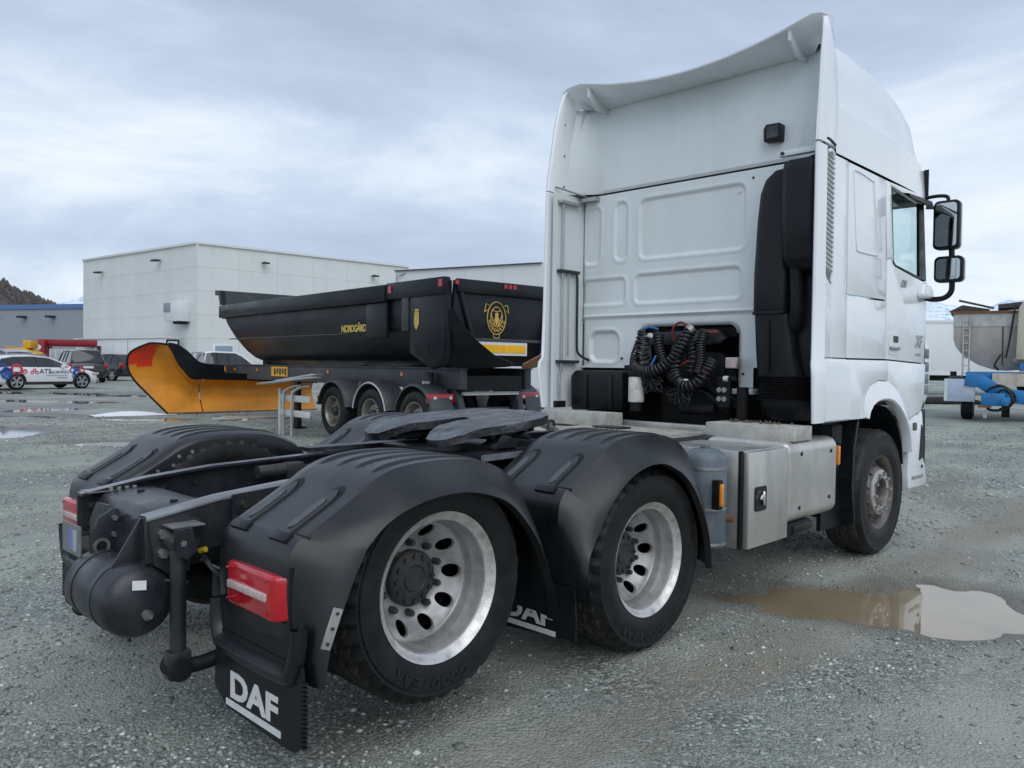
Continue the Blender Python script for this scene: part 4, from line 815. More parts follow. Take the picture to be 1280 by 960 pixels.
# stay rods on the inside of the left collar
for x in (2.00, 2.085): MB().tube([(x, 1.125, 1.60 if x > 2.05 else 1.46), (x, 1.125, 3.0 if x < 2.05 else 2.35)], .011 if x < 2.05 else .007, 8).build('stay_rod', ALUD, T)
for z in (2.98, 2.36, 1.545): MB().box((1.95, 1.10, z - .014), (2.22, 1.156, z + .014)).build('rod_bracket', FRAME if z < 2.9 else ALUD, T, bevel=.004)
MB().tube(spline([(2.18, 1.14, 2.36), (2.20, 1.12, 2.30), (2.205, 1.12, 1.75), (2.22, 1.11, 1.62), (2.30, 1.05, 1.56)], 6), .012, 8).build('drain_hose', CABLE, T)
MB().tube([(1.97, 1.2, 3.12), (2.27, 1.08, 3.06)], .009, 8).build('stay_rod', ALUD, T); MB().box((2.24, .95, 3.01), (2.30, 1.12, 3.045)).build('rod_bracket', ALUD, T)
MB().tube(spline([(1.99, 1.125, 1.46), (1.97, 1.12, 1.35), (1.985, 1.13, 1.22), (1.96, 1.13, 1.16)], 5), .010, 6).build('drain_hose', ALUD, T)
# hinge strip over the intake
MB().box((2.02, -1.20, 3.035), (2.07, -.90, 3.075)).build('hinge_plate', WHITE2, T, bevel=.004)
for y in (-.93, -1.19): MB().cyl((2.01, y, 3.055), (2.03, y, 3.055), .014, n=10).build('bolt', HUB, T)
MB().tube(spline([(2.02, -1.235, 3.03), (2.0, -1.24, 3.09), (2.05, -1.25, 3.11), (2.16, -1.252, 3.085)], 5), .012, 6).build('hinge_arm', PLAS2, T)

# ---- cab sides: panels cut from sheet, real gaps between them
def panel(name, poly, sgn, y=1.226, th=.028, m=WHITE, bev=.007, par=None):
    return MB().prism(poly, 'y', sgn * y, sgn * (y - th)).build(name, m, par or T, bevel=bev)
for sgn in (-1, 1):
    # strip with the louvred vent
    panel('vent_panel', [(2.20, 1.59), (2.488, 1.59), (2.470, 3.04), (2.205, 3.04), (2.205, 2.12), (2.20, 2.0)], sgn)
    panel('vent_panel', [(2.048, 1.59), (2.196, 1.59), (2.196, 2.10), (2.17, 2.115), (2.11, 2.155), (2.085, 2.22), (2.048, 2.3)], sgn, 1.232)
    vp = MB().prism([(2.05, 2.15), (2.215, 2.10), (2.21, 3.04), (2.04, 3.04)], 'y', sgn * 1.170, sgn * 1.185).build('vent_back', DARK, T)
    for k in range(24):
        z = 2.20 + k * .0345; MB().beam((2.065, sgn * 1.205, z + .055), (2.19, sgn * 1.232, z), .008, .030, up=(0, sgn * 1, .35)).build('louvre', WHITE2, vp)
    MB().tube(spline([(2.196, sgn * 1.228, 2.13), (2.205, sgn * 1.232, 2.3), (2.195, sgn * 1.232, 2.95), (2.17, sgn * 1.236, 3.03), (2.11, sgn * 1.24, 3.045), (2.065, sgn * 1.245, 3.02)], 5), .013, 8).build('vent_frame', WHITE, vp)
    # sleeper side panel with pressed field, upper and lower
    up_ = panel('side_panel', [(2.500, 2.062), (3.292, 2.074), (3.226, 3.035), (2.482, 3.035)], sgn)
    fr = [(2.565, 2.97), (2.60, 2.995), (2.93, 2.975), (2.975, 2.94), (3.065, 2.47), (3.055, 2.42), (3.03, 2.405), (2.69, 2.40), (2.655, 2.42), (2.64, 2.46)]
    sp_ = [Vector((a, sgn * 1.2275, b)) for a, b in fr]; MB().tube([*spline(sp_ + [sp_[0]], 4)], .006, 6).build('pressed_edge', WHITE, up_, smooth=60)
    panel('locker_hatch', [(2.508, 1.590), (3.306, 1.595), (3.294, 2.062), (2.502, 2.050)], sgn)
    # door with window opening: made of four pieces round the glass
    door = panel('door', [(3.312, 1.595), (4.262, 1.572), (4.285, 2.0), (4.292, 2.305), (4.13, 2.300), (3.47, 2.365), (3.38, 2.42), (3.30, 2.40)], sgn)
    panel('door_frame', [(3.300, 2.405), (3.379, 2.425), (3.440, 2.40), (3.350, 3.005), (3.335, 3.035), (3.232, 3.035)], sgn, par=door)
    panel('door_frame', [(3.35, 3.008), (4.075, 2.966), (4.16, 2.985), (4.13, 3.05), (3.338, 3.036)], sgn, par=door)
    MB().prism([(4.10, 2.32), (4.282, 2.312), (4.17, 2.985), (4.045, 2.97)], 'y', sgn * 1.222, sgn * 1.196).build('window_pillar', PLAS2, door)
    MB().prism([(3.435, 2.40), (3.48, 2.370), (4.105, 2.318), (4.07, 2.965), (3.358, 3.004)], 'y', sgn * 1.205, sgn * 1.199).build('window', GLASS, door)
    wf = [(3.37, 2.99), (3.45, 2.405), (3.50, 2.375), (4.10, 2.325)]; MB().tube([(a, sgn * 1.214, b) for a, b in wf], .011, 6).build('window_seal', PLAS2, door)
    MB().loft([[(3.62, sgn * 1.225, 2.995), (3.62, sgn * 1.275, 2.985), (3.62, sgn * 1.285, 2.955), (3.63, sgn * 1.275, 2.95)], [(4.1, sgn * 1.225, 3.015), (4.1, sgn * 1.31, 2.985), (4.1, sgn * 1.32, 2.93), (4.1, sgn * 1.30, 2.93)], [(4.22, sgn * 1.225, 2.985), (4.22, sgn * 1.29, 2.955), (4.22, sgn * 1.29, 2.935), (4.22, sgn * 1.22, 2.945)]], closed=True, cap=True).build('rain_deflector', PLAS2, door, smooth=50)
    hd = MB().prism(rrect(3.36, 3.60, 1.635, 1.815, .03), 'y', sgn * 1.224, sgn * 1.231).build('door_handle', WHITE2, T)
    MB().prism(rrect(3.46, 3.58, 1.735, 1.79, .01), 'y', sgn * 1.2312, sgn * 1.2325).build('handle_recess', HUB, hd); MB().prism(rrect(3.375, 3.585, 1.675, 1.70, .01), 'y', sgn * 1.232, sgn * 1.252).build('handle_grip', STEEL, hd, bevel=.004)
    ux_ = (1, 0, 0) if sgn < 0 else (-1, 0, 0)
    text_obj('lettering', '530', .085, STEEL, T, (3.68, sgn * 1.2275, 2.235), ux_, (0, 0, 1), shear=.35, bold=.003); text_obj('lettering', 'XF', .15, STEEL, T, (4.10, sgn * 1.2275, 1.755), ux_, (0, 0, 1), shear=.3, bold=.004)
    MB().box((4.03, min(sgn * 1.226, sgn * 1.2285), 1.632), (4.16, max(sgn * 1.226, sgn * 1.2285), 1.655)).build('lettering', STEEL, T)
    # lower side: flared fairing, arch, door foot
    fz = 1.575
    secs = [[(x, sgn * y, z) for y, z in ((1.226, 1.582), (1.262, 1.560), (1.268, 1.50), (1.268, 1.14), (1.255, 1.128), (1.235, 1.13), (1.20, 1.57))] for x in (2.048, 2.30, 2.50)]
    MB().loft(secs, closed=True, cap=True).build('lower_fairing', WHITE, T, smooth=40)
    archi = [(2.864, 1.125), (2.893, 1.178), (2.96, 1.222), (3.055, 1.249), (3.16, 1.262), (3.263, 1.263), (3.39, 1.247), (3.505, 1.205), (3.61, 1.15), (3.705, 1.075), (3.77, 1.00), (3.814, .92), (3.844, .80)]
    archo = [(2.835, 1.14), (2.81, 1.21), (2.83, 1.30), (2.92, 1.375), (3.09, 1.418), (3.308, 1.412), (3.45, 1.37), (3.56, 1.32), (3.654, 1.255), (3.75, 1.17), (3.83, 1.07), (3.88, .96), (3.905, .80)]
    n_ = len(archi)
    mid = [((a[0] + b[0]) / 2, (a[1] + b[1]) / 2) for a, b in zip(archi, archo)]
    secs = []
    for a, m_, b in zip(archi, mid, archo):
        secs.append([(a[0], sgn * 1.20, a[1]), (a[0], sgn * 1.262, a[1]), (a[0] * .8 + m_[0] * .2, sgn * 1.275, a[1] * .8 + m_[1] * .2), (m_[0], sgn * 1.266, m_[1]), (b[0], sgn * 1.249, b[1]), (b[0], sgn * 1.215, b[1])])
    ar = MB().loft(secs).build('wheel_arch', WHITE, T, smooth=45)
    panel('lower_fairing', [(2.506, 1.13), (2.860, 1.128), (2.84, 1.15), (2.815, 1.21), (2.835, 1.30), (2.925, 1.378), (3.09, 1.422), (3.306, 1.418), (3.306, 1.583), (2.506, 1.578)], sgn, 1.250, .03, bev=.006)
    panel('door_foot', [(3.314, 1.416), (3.45, 1.378), (3.56, 1.328), (3.654, 1.263), (3.75, 1.178), (3.84, 1.075), (4.08, 1.135), (4.16, 1.13), (4.245, 1.25), (4.256, 1.56), (3.314, 1.583)], sgn, 1.240, .03)
    # corner vane with slots, bumper and steps
    cv = MB().prism([(4.285, 1.85), (4.46, 1.72), (4.50, 1.60), (4.50, 1.42), (4.45, 1.27), (4.36, 1.19), (4.27, 1.20)], 'y', sgn * 1.16, sgn * 1.205).build('corner_vane', WHITE, T, bevel=.008)
    for z in (1.66, 1.54, 1.43, 1.33): MB().box((4.355, min(sgn * 1.2, sgn * 1.209), z - .045), (4.46, max(sgn * 1.2, sgn * 1.2065), z + .045)).build('vane_slot', GREYCYL, cv, bevel=.006)
    panel('bumper_corner', [(3.852, 1.055), (4.10, 1.118), (4.20, 1.115), (4.265, 1.15), (4.31, .98), (4.32, .72), (4.37, .66), (4.43, .50), (4.40, .455), (3.95, .465), (3.93, .60), (3.935, .78), (3.91, .80), (3.90, .95)], sgn, 1.222, .16, bev=.02)
    MB().prism([(4.20, .70), (4.285, .72), (4.29, .98), (4.24, 1.02)], 'y', sgn * 1.2205, sgn * 1.228).build('corner_slot', PLAS2, T)
    MB().box((4.02, min(sgn * 1.19, sgn * 1.235), .545), (4.30, max(sgn * 1.19, sgn * 1.235), .575)).build('step', ALUD, T, bevel=.006)
    MB().cyl((4.28, sgn * 1.22, .64), (4.28, sgn * 1.228, .64), .016, n=12).build('tow_plug', DARK, T)
    MB().box((3.875, min(sgn * 1.262, sgn * 1.29), .985), (3.925, max(sgn * 1.262, sgn * 1.29), 1.055)).build('arch_lamp', RUSTY, T, bevel=.01)
    # mirrors on their curved arm
    mr = MB().tube(spline([(4.26, sgn * 1.20, 2.17), (4.27, sgn * 1.27, 2.145), (4.27, sgn * 1.37, 2.15), (4.265, sgn * 1.43, 2.20), (4.26, sgn * 1.44, 2.30), (4.26, sgn * 1.43, 2.6)], 6), .024, 10).build('mirror_arm', PLAS2, T)
    MB().tube(spline([(4.27, sgn * 1.20, 3.055), (4.27, sgn * 1.30, 3.06), (4.265, sgn * 1.38, 3.045), (4.26, sgn * 1.395, 3.0), (4.26, sgn * 1.395, 2.95)], 5), .016, 8).build('mirror_arm', PLAS2, T)
    MB().prism([(4.02, 2.17), (4.06, 2.27), (4.22, 2.265), (4.30, 2.22), (4.30, 2.15), (4.05, 2.14)], 'y', sgn * 1.22, sgn * 1.285).build('mirror_foot', WHITE, T, bevel=.02, seg=3)
    for y0, y1, z0, z1 in ((1.285, 1.50, 2.575, 3.005), (1.30, 1.535, 2.285, 2.515)):
        h_ = MB().prism(rrect(min(sgn * y0, sgn * y1), max(sgn * y0, sgn * y1), z0, z1, .045), 'x', 4.215, 4.285).build('mirror', PLAS2, T, bevel=.012)
        MB().prism(rrect(min(sgn * y0, sgn * y1) + .003, max(sgn * y0, sgn * y1) - .003, z0 + .003, z1 - .003, .045), 'x', 4.286, 4.345).build('mirror_shell', WHITE, h_, bevel=.025, seg=3)
        MB().prism(rrect(min(sgn * y0, sgn * y1) + .022, max(sgn * y0, sgn * y1) - .022, z0 + .025, z1 - .025, .03), 'x', 4.209, 4.2145).build('mirror_glass', MIRR, h_)
# front: screen, lower panel, bumper (the side away from the camera)
fs_ = lambda z, x, hw: [(x - .34, -1.215, z), (x - .20, -1.17, z), (x - .07, -1.05, z), (x, -.8, z), (x + .02, 0, z), (x, .8, z), (x - .07, 1.05, z), (x - .20, 1.17, z), (x - .34, 1.215, z)]
MB().loft([fs_(1.16, 4.66, 1.2), fs_(1.7, 4.66, 1.2), fs_(2.12, 4.63, 1.2)]).build('front_panel', WHITE, T, smooth=50)
MB().loft([fs_(2.125, 4.63, 1.2), fs_(3.06, 4.50, 1.2)]).build('windscreen', GLASS, T, smooth=50)
MB().loft([fs_(.45, 4.70, 1.2), fs_(.8, 4.73, 1.2), fs_(1.15, 4.70, 1.2)]).build('front_bumper', WHITE, T, smooth=50)
gl = MB().box((4.675, -.75, 1.2), (4.70, .75, 1.95)).build('grille', PLAS2, T)
for k in range(8): MB().box((4.70, -.72, 1.24 + k * .09), (4.715, .72, 1.27 + k * .09)).build('grille_bar', ALUD, gl)
for sgn in (-1, 1): MB().box((4.62, min(sgn * .75, sgn * 1.08), .86), (4.735, max(sgn * .75, sgn * 1.08), 1.08)).build('headlamp', CLEAR, T, bevel=.02)
# inside
MB().prism([(2.36, -1.15), (4.30, -1.15), (4.55, -.9), (4.55, .9), (4.30, 1.15), (2.36, 1.15)], 'z', 1.44, 1.49).build('cab_floor', DARK, T)
MB().box((2.345, -1.17, 1.9), (2.36, 1.17, 3.03)).build('cab_lining', mat('cab_lining', (.45, .44, .41), .8), T)
MB().box((4.25, -1.1, 1.95), (4.5, 1.1, 2.18)).build('dashboard', SEAT, T, bevel=.04)
for y in (-.62, .62):
    st = MB().box((3.30, y - .26, 1.9), (3.80, y + .26, 2.05)).build('seat', SEAT, T, bevel=.05); MB().beam((3.36, y, 2.0), (3.26, y, 2.62), .5, .14, up=(1, 0, 0)).build('seat_back', SEAT, st, bevel=.05); MB().box((3.17, y - .14, 2.62), (3.29, y + .14, 2.82)).build('headrest', SEAT, st, bevel=.04)
mb = MB(); mb.lathe([(.215, -.016), (.235, -.016), (.235, .016), (.215, .016)], 32, M=Matrix.Translation((4.08, .62, 2.26)) @ Matrix.Rotation(rad(50), 4, 'Y') @ Matrix.Rotation(rad(90), 4, 'X'), closed=True); mb.build('steering_wheel', SEAT, T)

# ---- engine air intake behind the cab
yo = lambda t: t
def isec(z, x0, y0, y1, r_=.06, x1=2.30):
    return [(x1, y0, z), (x0 + r_, y0 - .0, z), (x0 + r_ * .3, y0 - r_ * .3, z), (x0, y0 - r_, z), (x0, (y0 + y1) / 2, z), (x0, y1 + r_, z), (x0 + r_ * .3, y1 + r_ * .3, z), (x0 + r_, y1, z), (x1, y1, z)]
it = MB().loft([isec(1.90, 2.03, -.71, -.97), isec(1.94, 2.02, -.70, -.97), isec(2.2, 2.03, -.695, -.97), isec(2.6, 2.05, -.705, -.97), isec(2.80, 2.06, -.72, -.97), isec(2.90, 2.075, -.755, -.97, .05), isec(2.965, 2.10, -.82, -.97, .04), isec(2.985, 2.16, -.88, -.97, .03)], cap=True).build('air_intake', PLAS2, T, smooth=50)
MB().loft([isec(2.20, 2.06, -1.0, -1.17, .04), isec(2.235, 2.00, -.965, -1.185), isec(2.30, 1.975, -.945, -1.195), isec(2.6, 1.965, -.935, -1.20), isec(2.93, 1.975, -.93, -1.20), isec(2.975, 1.985, -.935, -1.20), isec(3.0, 2.02, -.95, -1.19, .04)], cap=True).build('intake_head', PLAS2, it, smooth=50)
MB().loft([isec(1.44, 2.04, -.735, -1.08), isec(1.6, 2.03, -.725, -1.04), isec(1.9, 2.02, -.712, -1.0)], cap=True).build('intake_duct', PLAS2, it, smooth=50)
MB().box((2.008, -.722, 1.90), (2.03, -.965, 1.925)).build('intake_lip', PLAS2, it, bevel=.006); MB().box((2.010, -.86, 1.47), (2.03, -.852, 1.86)).build('intake_seam', DARK, it)
MB().tube(spline([(2.06, -1.03, 2.24), (2.04, -1.05, 1.98), (2.06, -1.03, 1.84), (2.12, -.98, 1.78)], 6), .045, 12).build('intake_elbow', DARK, it)
secs = []
for k in range(22):
    z = 1.455 - k * .0085; o_ = .012 if k % 2 else -.006; secs.append(isec(z, 2.02 - o_, -.745 + o_, -1.14 - o_, .07))
MB().loft(secs, cap=True).build('intake_bellows', DARK, it, smooth=20)
MB().loft([isec(1.275, 2.02, -.75, -1.15, .08), isec(1.2, 2.03, -.765, -1.14, .09), isec(1.13, 2.06, -.80, -1.10, .1)], cap=True).build('intake_boot', PLAS2, it, smooth=50)
MB().box((2.14, -1.13, 1.16), (2.29, -.74, 2.30)).build('intake_back', PLAS2, it, bevel=.02); MB().box((2.20, -1.20, 1.13), (2.32, -1.14, 3.02)).build('corner_post', WHITE2, T)
# black box under the wall on the left, filter, brackets, lamps
MB().loft([[(2.08, .50, 1.13), (2.08, 1.075, 1.11), (2.40, 1.075, 1.11), (2.40, .50, 1.13)], [(2.07, .495, 1.42), (2.07, 1.08, 1.42), (2.40, 1.08, 1.42), (2.40, .495, 1.42)], [(2.10, .52, 1.47), (2.10, 1.05, 1.47), (2.40, 1.05, 1.47), (2.40, .52, 1.47)]], closed=True, cap=True).build('battery_cover', PLAS2, T, bevel=.02)
for y in (.62, .90): MB().box((2.058, y - .02, 1.13), (2.075, y + .02, 1.44)).build('cover_rib', PLAS2, T, bevel=.006)
fl = MB().cyl((2.03, .322, 1.21), (2.03, .322, 1.425), .066, n=28).build('filter_canister', FILT, T, bevel=.012); MB().cyl((2.03, .322, 1.425), (2.03, .322, 1.475), .072, n=28).build('filter_head', DARK, fl, bevel=.008); MB().cyl((2.03, .322, 1.14), (2.03, .322, 1.21), .05, n=20).build('filter_base', DARK, fl)
MB().box((2.05, .30, 1.475), (2.14, .47, 1.52)).build('filter_bracket', DARK, T, bevel=.01)
for y, z, a in ((.415, 1.63, 0), (-.47, 1.545, 0)):
    MB().box((2.17, y - .055, z - .045), (2.24, y + .055, z + .045)).build('work_lamp', ALUD, T, bevel=.01); MB().box((2.164, y - .045, z - .036), (2.169, y + .045, z + .036)).build('lamp_glass', PRINT if y > 0 else CLEAR, T)
MB().box((2.24, -.62, 1.30), (2.34, -.44, 1.345)).build('wall_foot', WHITE2, T, bevel=.006)
# what is behind the opening: dark bulkhead, cross tube, brackets
MB().box((2.62, -.80, 1.0), (2.66, 1.0, 1.86)).build('bulkhead', DARK, T); MB().box((2.37, -.75, 1.75), (2.62, .9, 1.86)).build('cab_cross_beam', DARK, T, bevel=.02)
hb = MB().prism([(.38, 1.70), (.36, 1.80), (-.28, 1.82), (-.36, 1.74), (-.30, 1.70), (-.1, 1.68)], 'x', 2.27, 2.34).build('hose_bracket', FRAME, T, bevel=.01)
for y in (.30, .06, -.20): MB().cyl((2.264, y, 1.755), (2.275, y, 1.755), .022, n=14).build('bracket_hole', DARK, hb)
MB().prism(rrect(-.32, .22, 1.34, 1.64, .08), 'x', 2.34, 2.44).build('air_box', PLAS2, T, bevel=.02)
MB().beam((2.20, -.22, 1.40), (2.18, -.56, 1.20), .05, .05).build('cab_strut', DARK, T); MB().tube(spline([(2.12, .28, 1.33), (2.12, -.1, 1.33), (2.13, -.28, 1.30), (2.14, -.46, 1.16)], 6), .011, 8).build('pipe', DARK, T)
MB().cyl((2.14, -.05, 1.17), (2.14, -.36, 1.175), .045, n=16).build('cab_damper', DARK, T)
MB().cyl((2.12, -.60, 1.12), (2.12, -.60, 1.36), .045, n=16).build('cab_spring', DARK, T)
pn = MB().box((2.10, -.40, 1.20), (2.12, -.50, 1.40)).build('valve_panel', DARK, T)
for a in (-.395, -.44):
    for z in (1.265, 1.335): MB().cyl((2.105, a - .02, z), (2.085, a - .02, z), .020, n=14).build('coupling_head', STEEL, pn)
# coiled supply lines
C = MB
coil([(2.13, -.13, 1.82), (2.07, -.10, 1.70), (2.03, -.03, 1.57), (2.0, .10, 1.485), (2.0, .24, 1.47), (2.02, .34, 1.51)], .040, .0115, 24).build('coiled_hose', CABLE, T, smooth=60)
coil([(2.10, .30, 1.80), (2.09, .31, 1.72), (2.08, .30, 1.60), (2.07, .24, 1.50)], .050, .009, 9).build('coiled_hose', CABLE, T, smooth=60)
coil([(2.10, -.02, 1.66), (2.05, -.05, 1.55), (2.02, -.07, 1.44), (2.0, -.16, 1.36), (2.02, -.27, 1.39), (2.06, -.34, 1.50), (2.08, -.37, 1.57)], .038, .0105, 22).build('coiled_hose', CABLE, T, smooth=60)
coil([(2.16, -.10, 1.70), (2.12, -.16, 1.60), (2.10, -.14, 1.46)], .045, .007, 9).build('coiled_hose', CABLE, T, smooth=60)
coil([(2.16, .20, 1.78), (2.12, .16, 1.66), (2.10, .10, 1.54), (2.08, .02, 1.44), (2.08, -.05, 1.40)], .036, .0085, 22).build('coiled_hose', CABLE, T, smooth=60)
coil([(2.16, -.24, 1.80), (2.13, -.22, 1.68), (2.11, -.24, 1.56), (2.10, -.22, 1.46)], .034, .008, 18).build('coiled_hose', CABLE, T, smooth=60)
coil([(2.12, .36, 1.72), (2.08, .38, 1.60), (2.05, .36, 1.50), (2.04, .26, 1.42), (2.05, .12, 1.38)], .030, .0075, 24).build('coiled_hose', CABLE, T, smooth=60)
for y0, z0, dr_ in ((.16, 1.43, 9), (-.12, 1.33, 7)):      # loose loops hanging in a bunch
    for k in range(dr_):
        a = rad(-160 + 140 * k / (dr_ - 1)); L_ = RNG.uniform(.10, .16); d = Vector((RNG.uniform(-.02, .02), math.cos(a) * L_, math.sin(a) * L_)); p = Vector((2.0 + .01 * k % .03, y0, z0)); n_ = Vector((0, -d.z, d.y)).normalized() * .018
        MB().tube(spline([p, p + d * .5 + n_, p + d, p + d * .5 - n_ + Vector((.02, 0, 0)), p], 5), .007, 6).build('hose_loop', CABLE, T, smooth=60)
MB().tube(spline([(2.13, -.13, 1.83), (2.10, -.05, 1.87), (2.12, .03, 1.82), (2.17, .05, 1.72)], 6), .010, 8).build('red_hose', mat('hose_red', (.22, .035, .02), .5), T); MB().tube([(2.20, -.17, 1.785), (2.22, -.33, 1.79)], .011, 8).build('red_hose', mat('hose_red', (.22, .035, .02), .5), T); MB().tube([(2.06, -.16, 1.56), (2.08, -.05, 1.51)], .010, 8).build('red_hose', mat('hose_red', (.22, .035, .02), .5), T)
MB().tube(spline([(2.20, .36, 1.72), (2.16, .36, 1.80), (2.14, .28, 1.84), (2.16, .20, 1.82)], 6), .011, 8).build('blue_hose', CBLUE, T); MB().tube([(2.06, .15, 1.60), (2.03, .20, 1.48)], .010, 8).build('blue_hose', CBLUE, T)
MB().tube([(2.06, -.30, 1.50), (2.05, -.31, 1.43)], .012, 8).build('red_hose', mat('hose_red', (.22, .035, .02), .5), T); MB().cyl((2.0, -.10, 1.402), (2.0, -.19, 1.405), .011, n=8).build('hose_tag', PRINT, T); MB().tube([(2.05, .39, 1.50), (2.06, .37, 1.57)], .007, 6).build('yellow_line', CYEL, T)
MB().cyl((2.11, .29, 1.76), (2.08, .22, 1.77), .020, n=10).build('hose_clamp', PRINT, T); MB().cyl((2.10, -.13, 1.80), (2.12, -.15, 1.83), .042, n=14).build('hose_clamp', STEEL, T)
MB().cyl((2.16, -.36, 1.415), (2.16, -.52, 1.42), .022, n=10).build('connector', DARK, T); MB().cyl((2.155, -.42, 1.42), (2.155, -.46, 1.42), .024, n=10).build('connector_label', PRINT, T)
# ------------------------------------------------------------------ background materials
CLAD = mat('pale_cladding', (.64, .665, .65), .6, 0, .03, .3, .05, dirt_or_sheen=((.46, .48, .47), .35, .4, (1, 1, .3)))
CLAD2 = mat('white_cladding', (.62, .64, .65), .55, 0, .02, .3, .05)
GREYC = mat('grey_cladding', (.25, .275, .31), .6, 0, .04, .2, .05)
BLUET = mat('blue_trim', (.08, .16, .34), .5); DKBAND = mat('dark_band', (.06, .065, .07), .4, 0, .5, .6)
CONT = mat('white_container', (.66, .68, .69), .5, 0, .03, .5, .05, dirt_or_sheen=((.5, .5, .48), .4, .8, (1, 1, .3)))
TBLK = mat('tipper_black', (.006, .0085, .012), .34, 0, .3, 1.2, .1, dirt_or_sheen=((.030, .034, .038), .5, 1.6, (.5, .5, 1)), bump=.04, bs=20, spec=.3)
TGRY = mat('tipper_chassis_grey', (.036, .042, .050), .5, 0, .2, 1.5, .1, dirt_or_sheen=((.12, .11, .10), .4, 2.5, (1, 1, 1)))
GOLD = mat('gold_print', (.52, .36, .09), .5); YREF = mat('yellow_board', (.80, .43, .01), .5); COPP = mat('rusty_chute', (.30, .12, .055), .6, .1, .25, 4, .1)
YEL = mat('plough_yellow', (.62, .235, .015), .42, 0, .16, 1.6, .1, dirt_or_sheen=((.34, .17, .03), .6, 2.2, (.4, .4, 1.6)), bump=.05, bs=12)
YRED = mat('plough_red', (.66, .045, .012), .45, 0, .12, 3, .1, dirt_or_sheen=((.3, .03, .01), .5, 8, (.4, .4, 3)))
SNOW = mat('old_snow', (.72, .74, .76), .8, 0, .08, 3, .1, bump=.3, bs=9)
WOOD = mat('bleached_wood', (.42, .38, .31), .8, 0, .2, 6, .1); PALE = mat('pale_frame', (.55, .56, .54), .6, 0, .1, 6)
CARW = mat('car_white', (.68, .69, .70), .25, 0, .02, 2, .05, coat=.6); CARB = mat('car_black', (.010, .011, .013), .22, 0, .2, 2, .05, coat=.6); CARD = mat('car_dark_grey', (.020, .023, .028), .25, 0, .2, 2, .05, coat=.6); CARG = mat('car_silver_grey', (.33, .36, .38), .3, .3, .05, 2, .05, coat=.4)
TRIM = mat('car_trim', (.02, .021, .022), .6); RIMS = mat('car_rim', (.48, .48, .48), .3, .8)
def gz(x, y): return float(base_h(x, y))
def place(u, D_, z=0.): p = CAM + Fv * D_ + Rv * ((u - 640) / 998 * D_); return (p.x, p.y, gz(p.x, p.y) + .01)

# ------------------------------------------------------------------ tipper semitrailer, X forward, origin on the ground at its first axle
TR = empty('tipper_trailer', (6.475, 9.715, .072), rad(85.2), 'black half-pipe tipper semitrailer with gold crest on its tailgate', 'trailer')
U = [(1.215, 2.62), (1.215, 2.36), (1.20, 2.10), (1.145, 1.97), (1.05, 1.83), (.92, 1.66), (.72, 1.50), (.45, 1.41), (0, 1.385)]
def tsec(x, lift=0., sq=1.):
    h = [(y * sq, max(z, 1.385) + (2.62 - z) / (2.62 - 1.385) * lift) for y, z in U]; return [(x, a, b) for a, b in h] + [(x, -a, b) for a, b in h[-2::-1]]
body = MB().loft([tsec(-3.35), tsec(-2), tsec(0), tsec(2), tsec(4.55), tsec(4.85, .06), tsec(5.1, .20), tsec(5.3, .45), tsec(5.45, .72), tsec(5.53, .98), tsec(5.56, 1.15)]).build('tipper_body', TBLK, TR, smooth=24, solid=.02)
for s_ in (-1, 1):
    MB().box((-2.05, s_ * 1.27 - .075, 2.52), (5.62, s_ * 1.27 + .075, 2.82)).build('top_rail', TBLK, body, bevel=.02)
    MB().tube([(-1.9, s_ * 1.168, 2.00), (5.35, s_ * 1.168, 2.00)], .014, 6).build('weld_line', TGRY, body)
    # reinforced rear quarter
    MB().prism([(-1.35, 1.90), (-2.05, 1.90), (-2.05, 2.52), (-1.35, 2.52)], 'y', s_ * 1.22, s_ * 1.30).build('side_stake', TBLK, body, bevel=.02)
    q = MB().prism([(-2.78, 1.62), (-3.40, 1.36), (-3.66, 1.42), (-3.76, 1.62), (-3.78, 2.80), (-2.78, 2.80)], 'y', s_ * 1.14, s_ * 1.30).build('rear_quarter', TBLK, body, bevel=.03)
    MB().box((-2.75, s_ * 1.28 - .03, 2.0), (-2.55, s_ * 1.28 + .03, 2.75)).build('quarter_post', TGRY, body, bevel=.01); MB().box((-2.06, s_ * 1.25 - .07, 2.55), (-3.78, s_ * 1.25 + .07, 2.84)).build('rear_top_rail', TBLK, body, bevel=.02)
    MB().prism([(-3.05, 1.58), (-3.40, 1.56), (-3.36, 1.74), (-2.98, 1.76)], 'y', s_ * 1.302, s_ * 1.31).build('quarter_pocket', DARK, body)
    for x, z in ((-3.7, 2.74), (-2.2, 2.72)): MB().box((x - .05, s_ * 1.325 - .008, z - .06), (x + .05, s_ * 1.325 + .008, z + .06)).build('red_marker', REDD, body)
    # flared skirt that runs down beside the tailgate
    MB().loft([[(-3.70, s_ * 1.28, 2.20), (-3.82, s_ * 1.18, 2.34)], [(-3.55, s_ * 1.26, 1.95), (-3.95, s_ * 1.05, 2.05)], [(-3.5, s_ * 1.18, 1.60), (-4.02, s_ * .82, 1.82)], [(-3.5, s_ * .95, 1.40), (-4.06, s_ * .5, 1.60)], [(-3.5, s_ * .6, 1.36), (-4.10, s_ * .10, 1.45)]]).build('tail_skirt', TBLK if s_ > 0 else COPP, body, smooth=50, solid=.015)
MB().box((5.5, -1.27, 2.50), (5.60, 1.27, 2.84)).build('front_rail', TBLK, body)
for s_ in (-1, 1): MB().prism([(5.52, 2.84), (5.64, 2.84), (5.72, 3.08), (5.95, 3.10), (5.95, 3.22), (5.60, 3.20)], 'y', s_ * 1.25 - .06, s_ * 1.25 + .06).build('headboard_post', TBLK, body)
MB().prism([(5.60, 3.20), (5.95, 3.22), (5.95, 3.12), (5.70, 3.08), (5.62, 2.86), (5.56, 2.86)], 'y', -1.19, 1.19).build('headboard', TGRY, body)
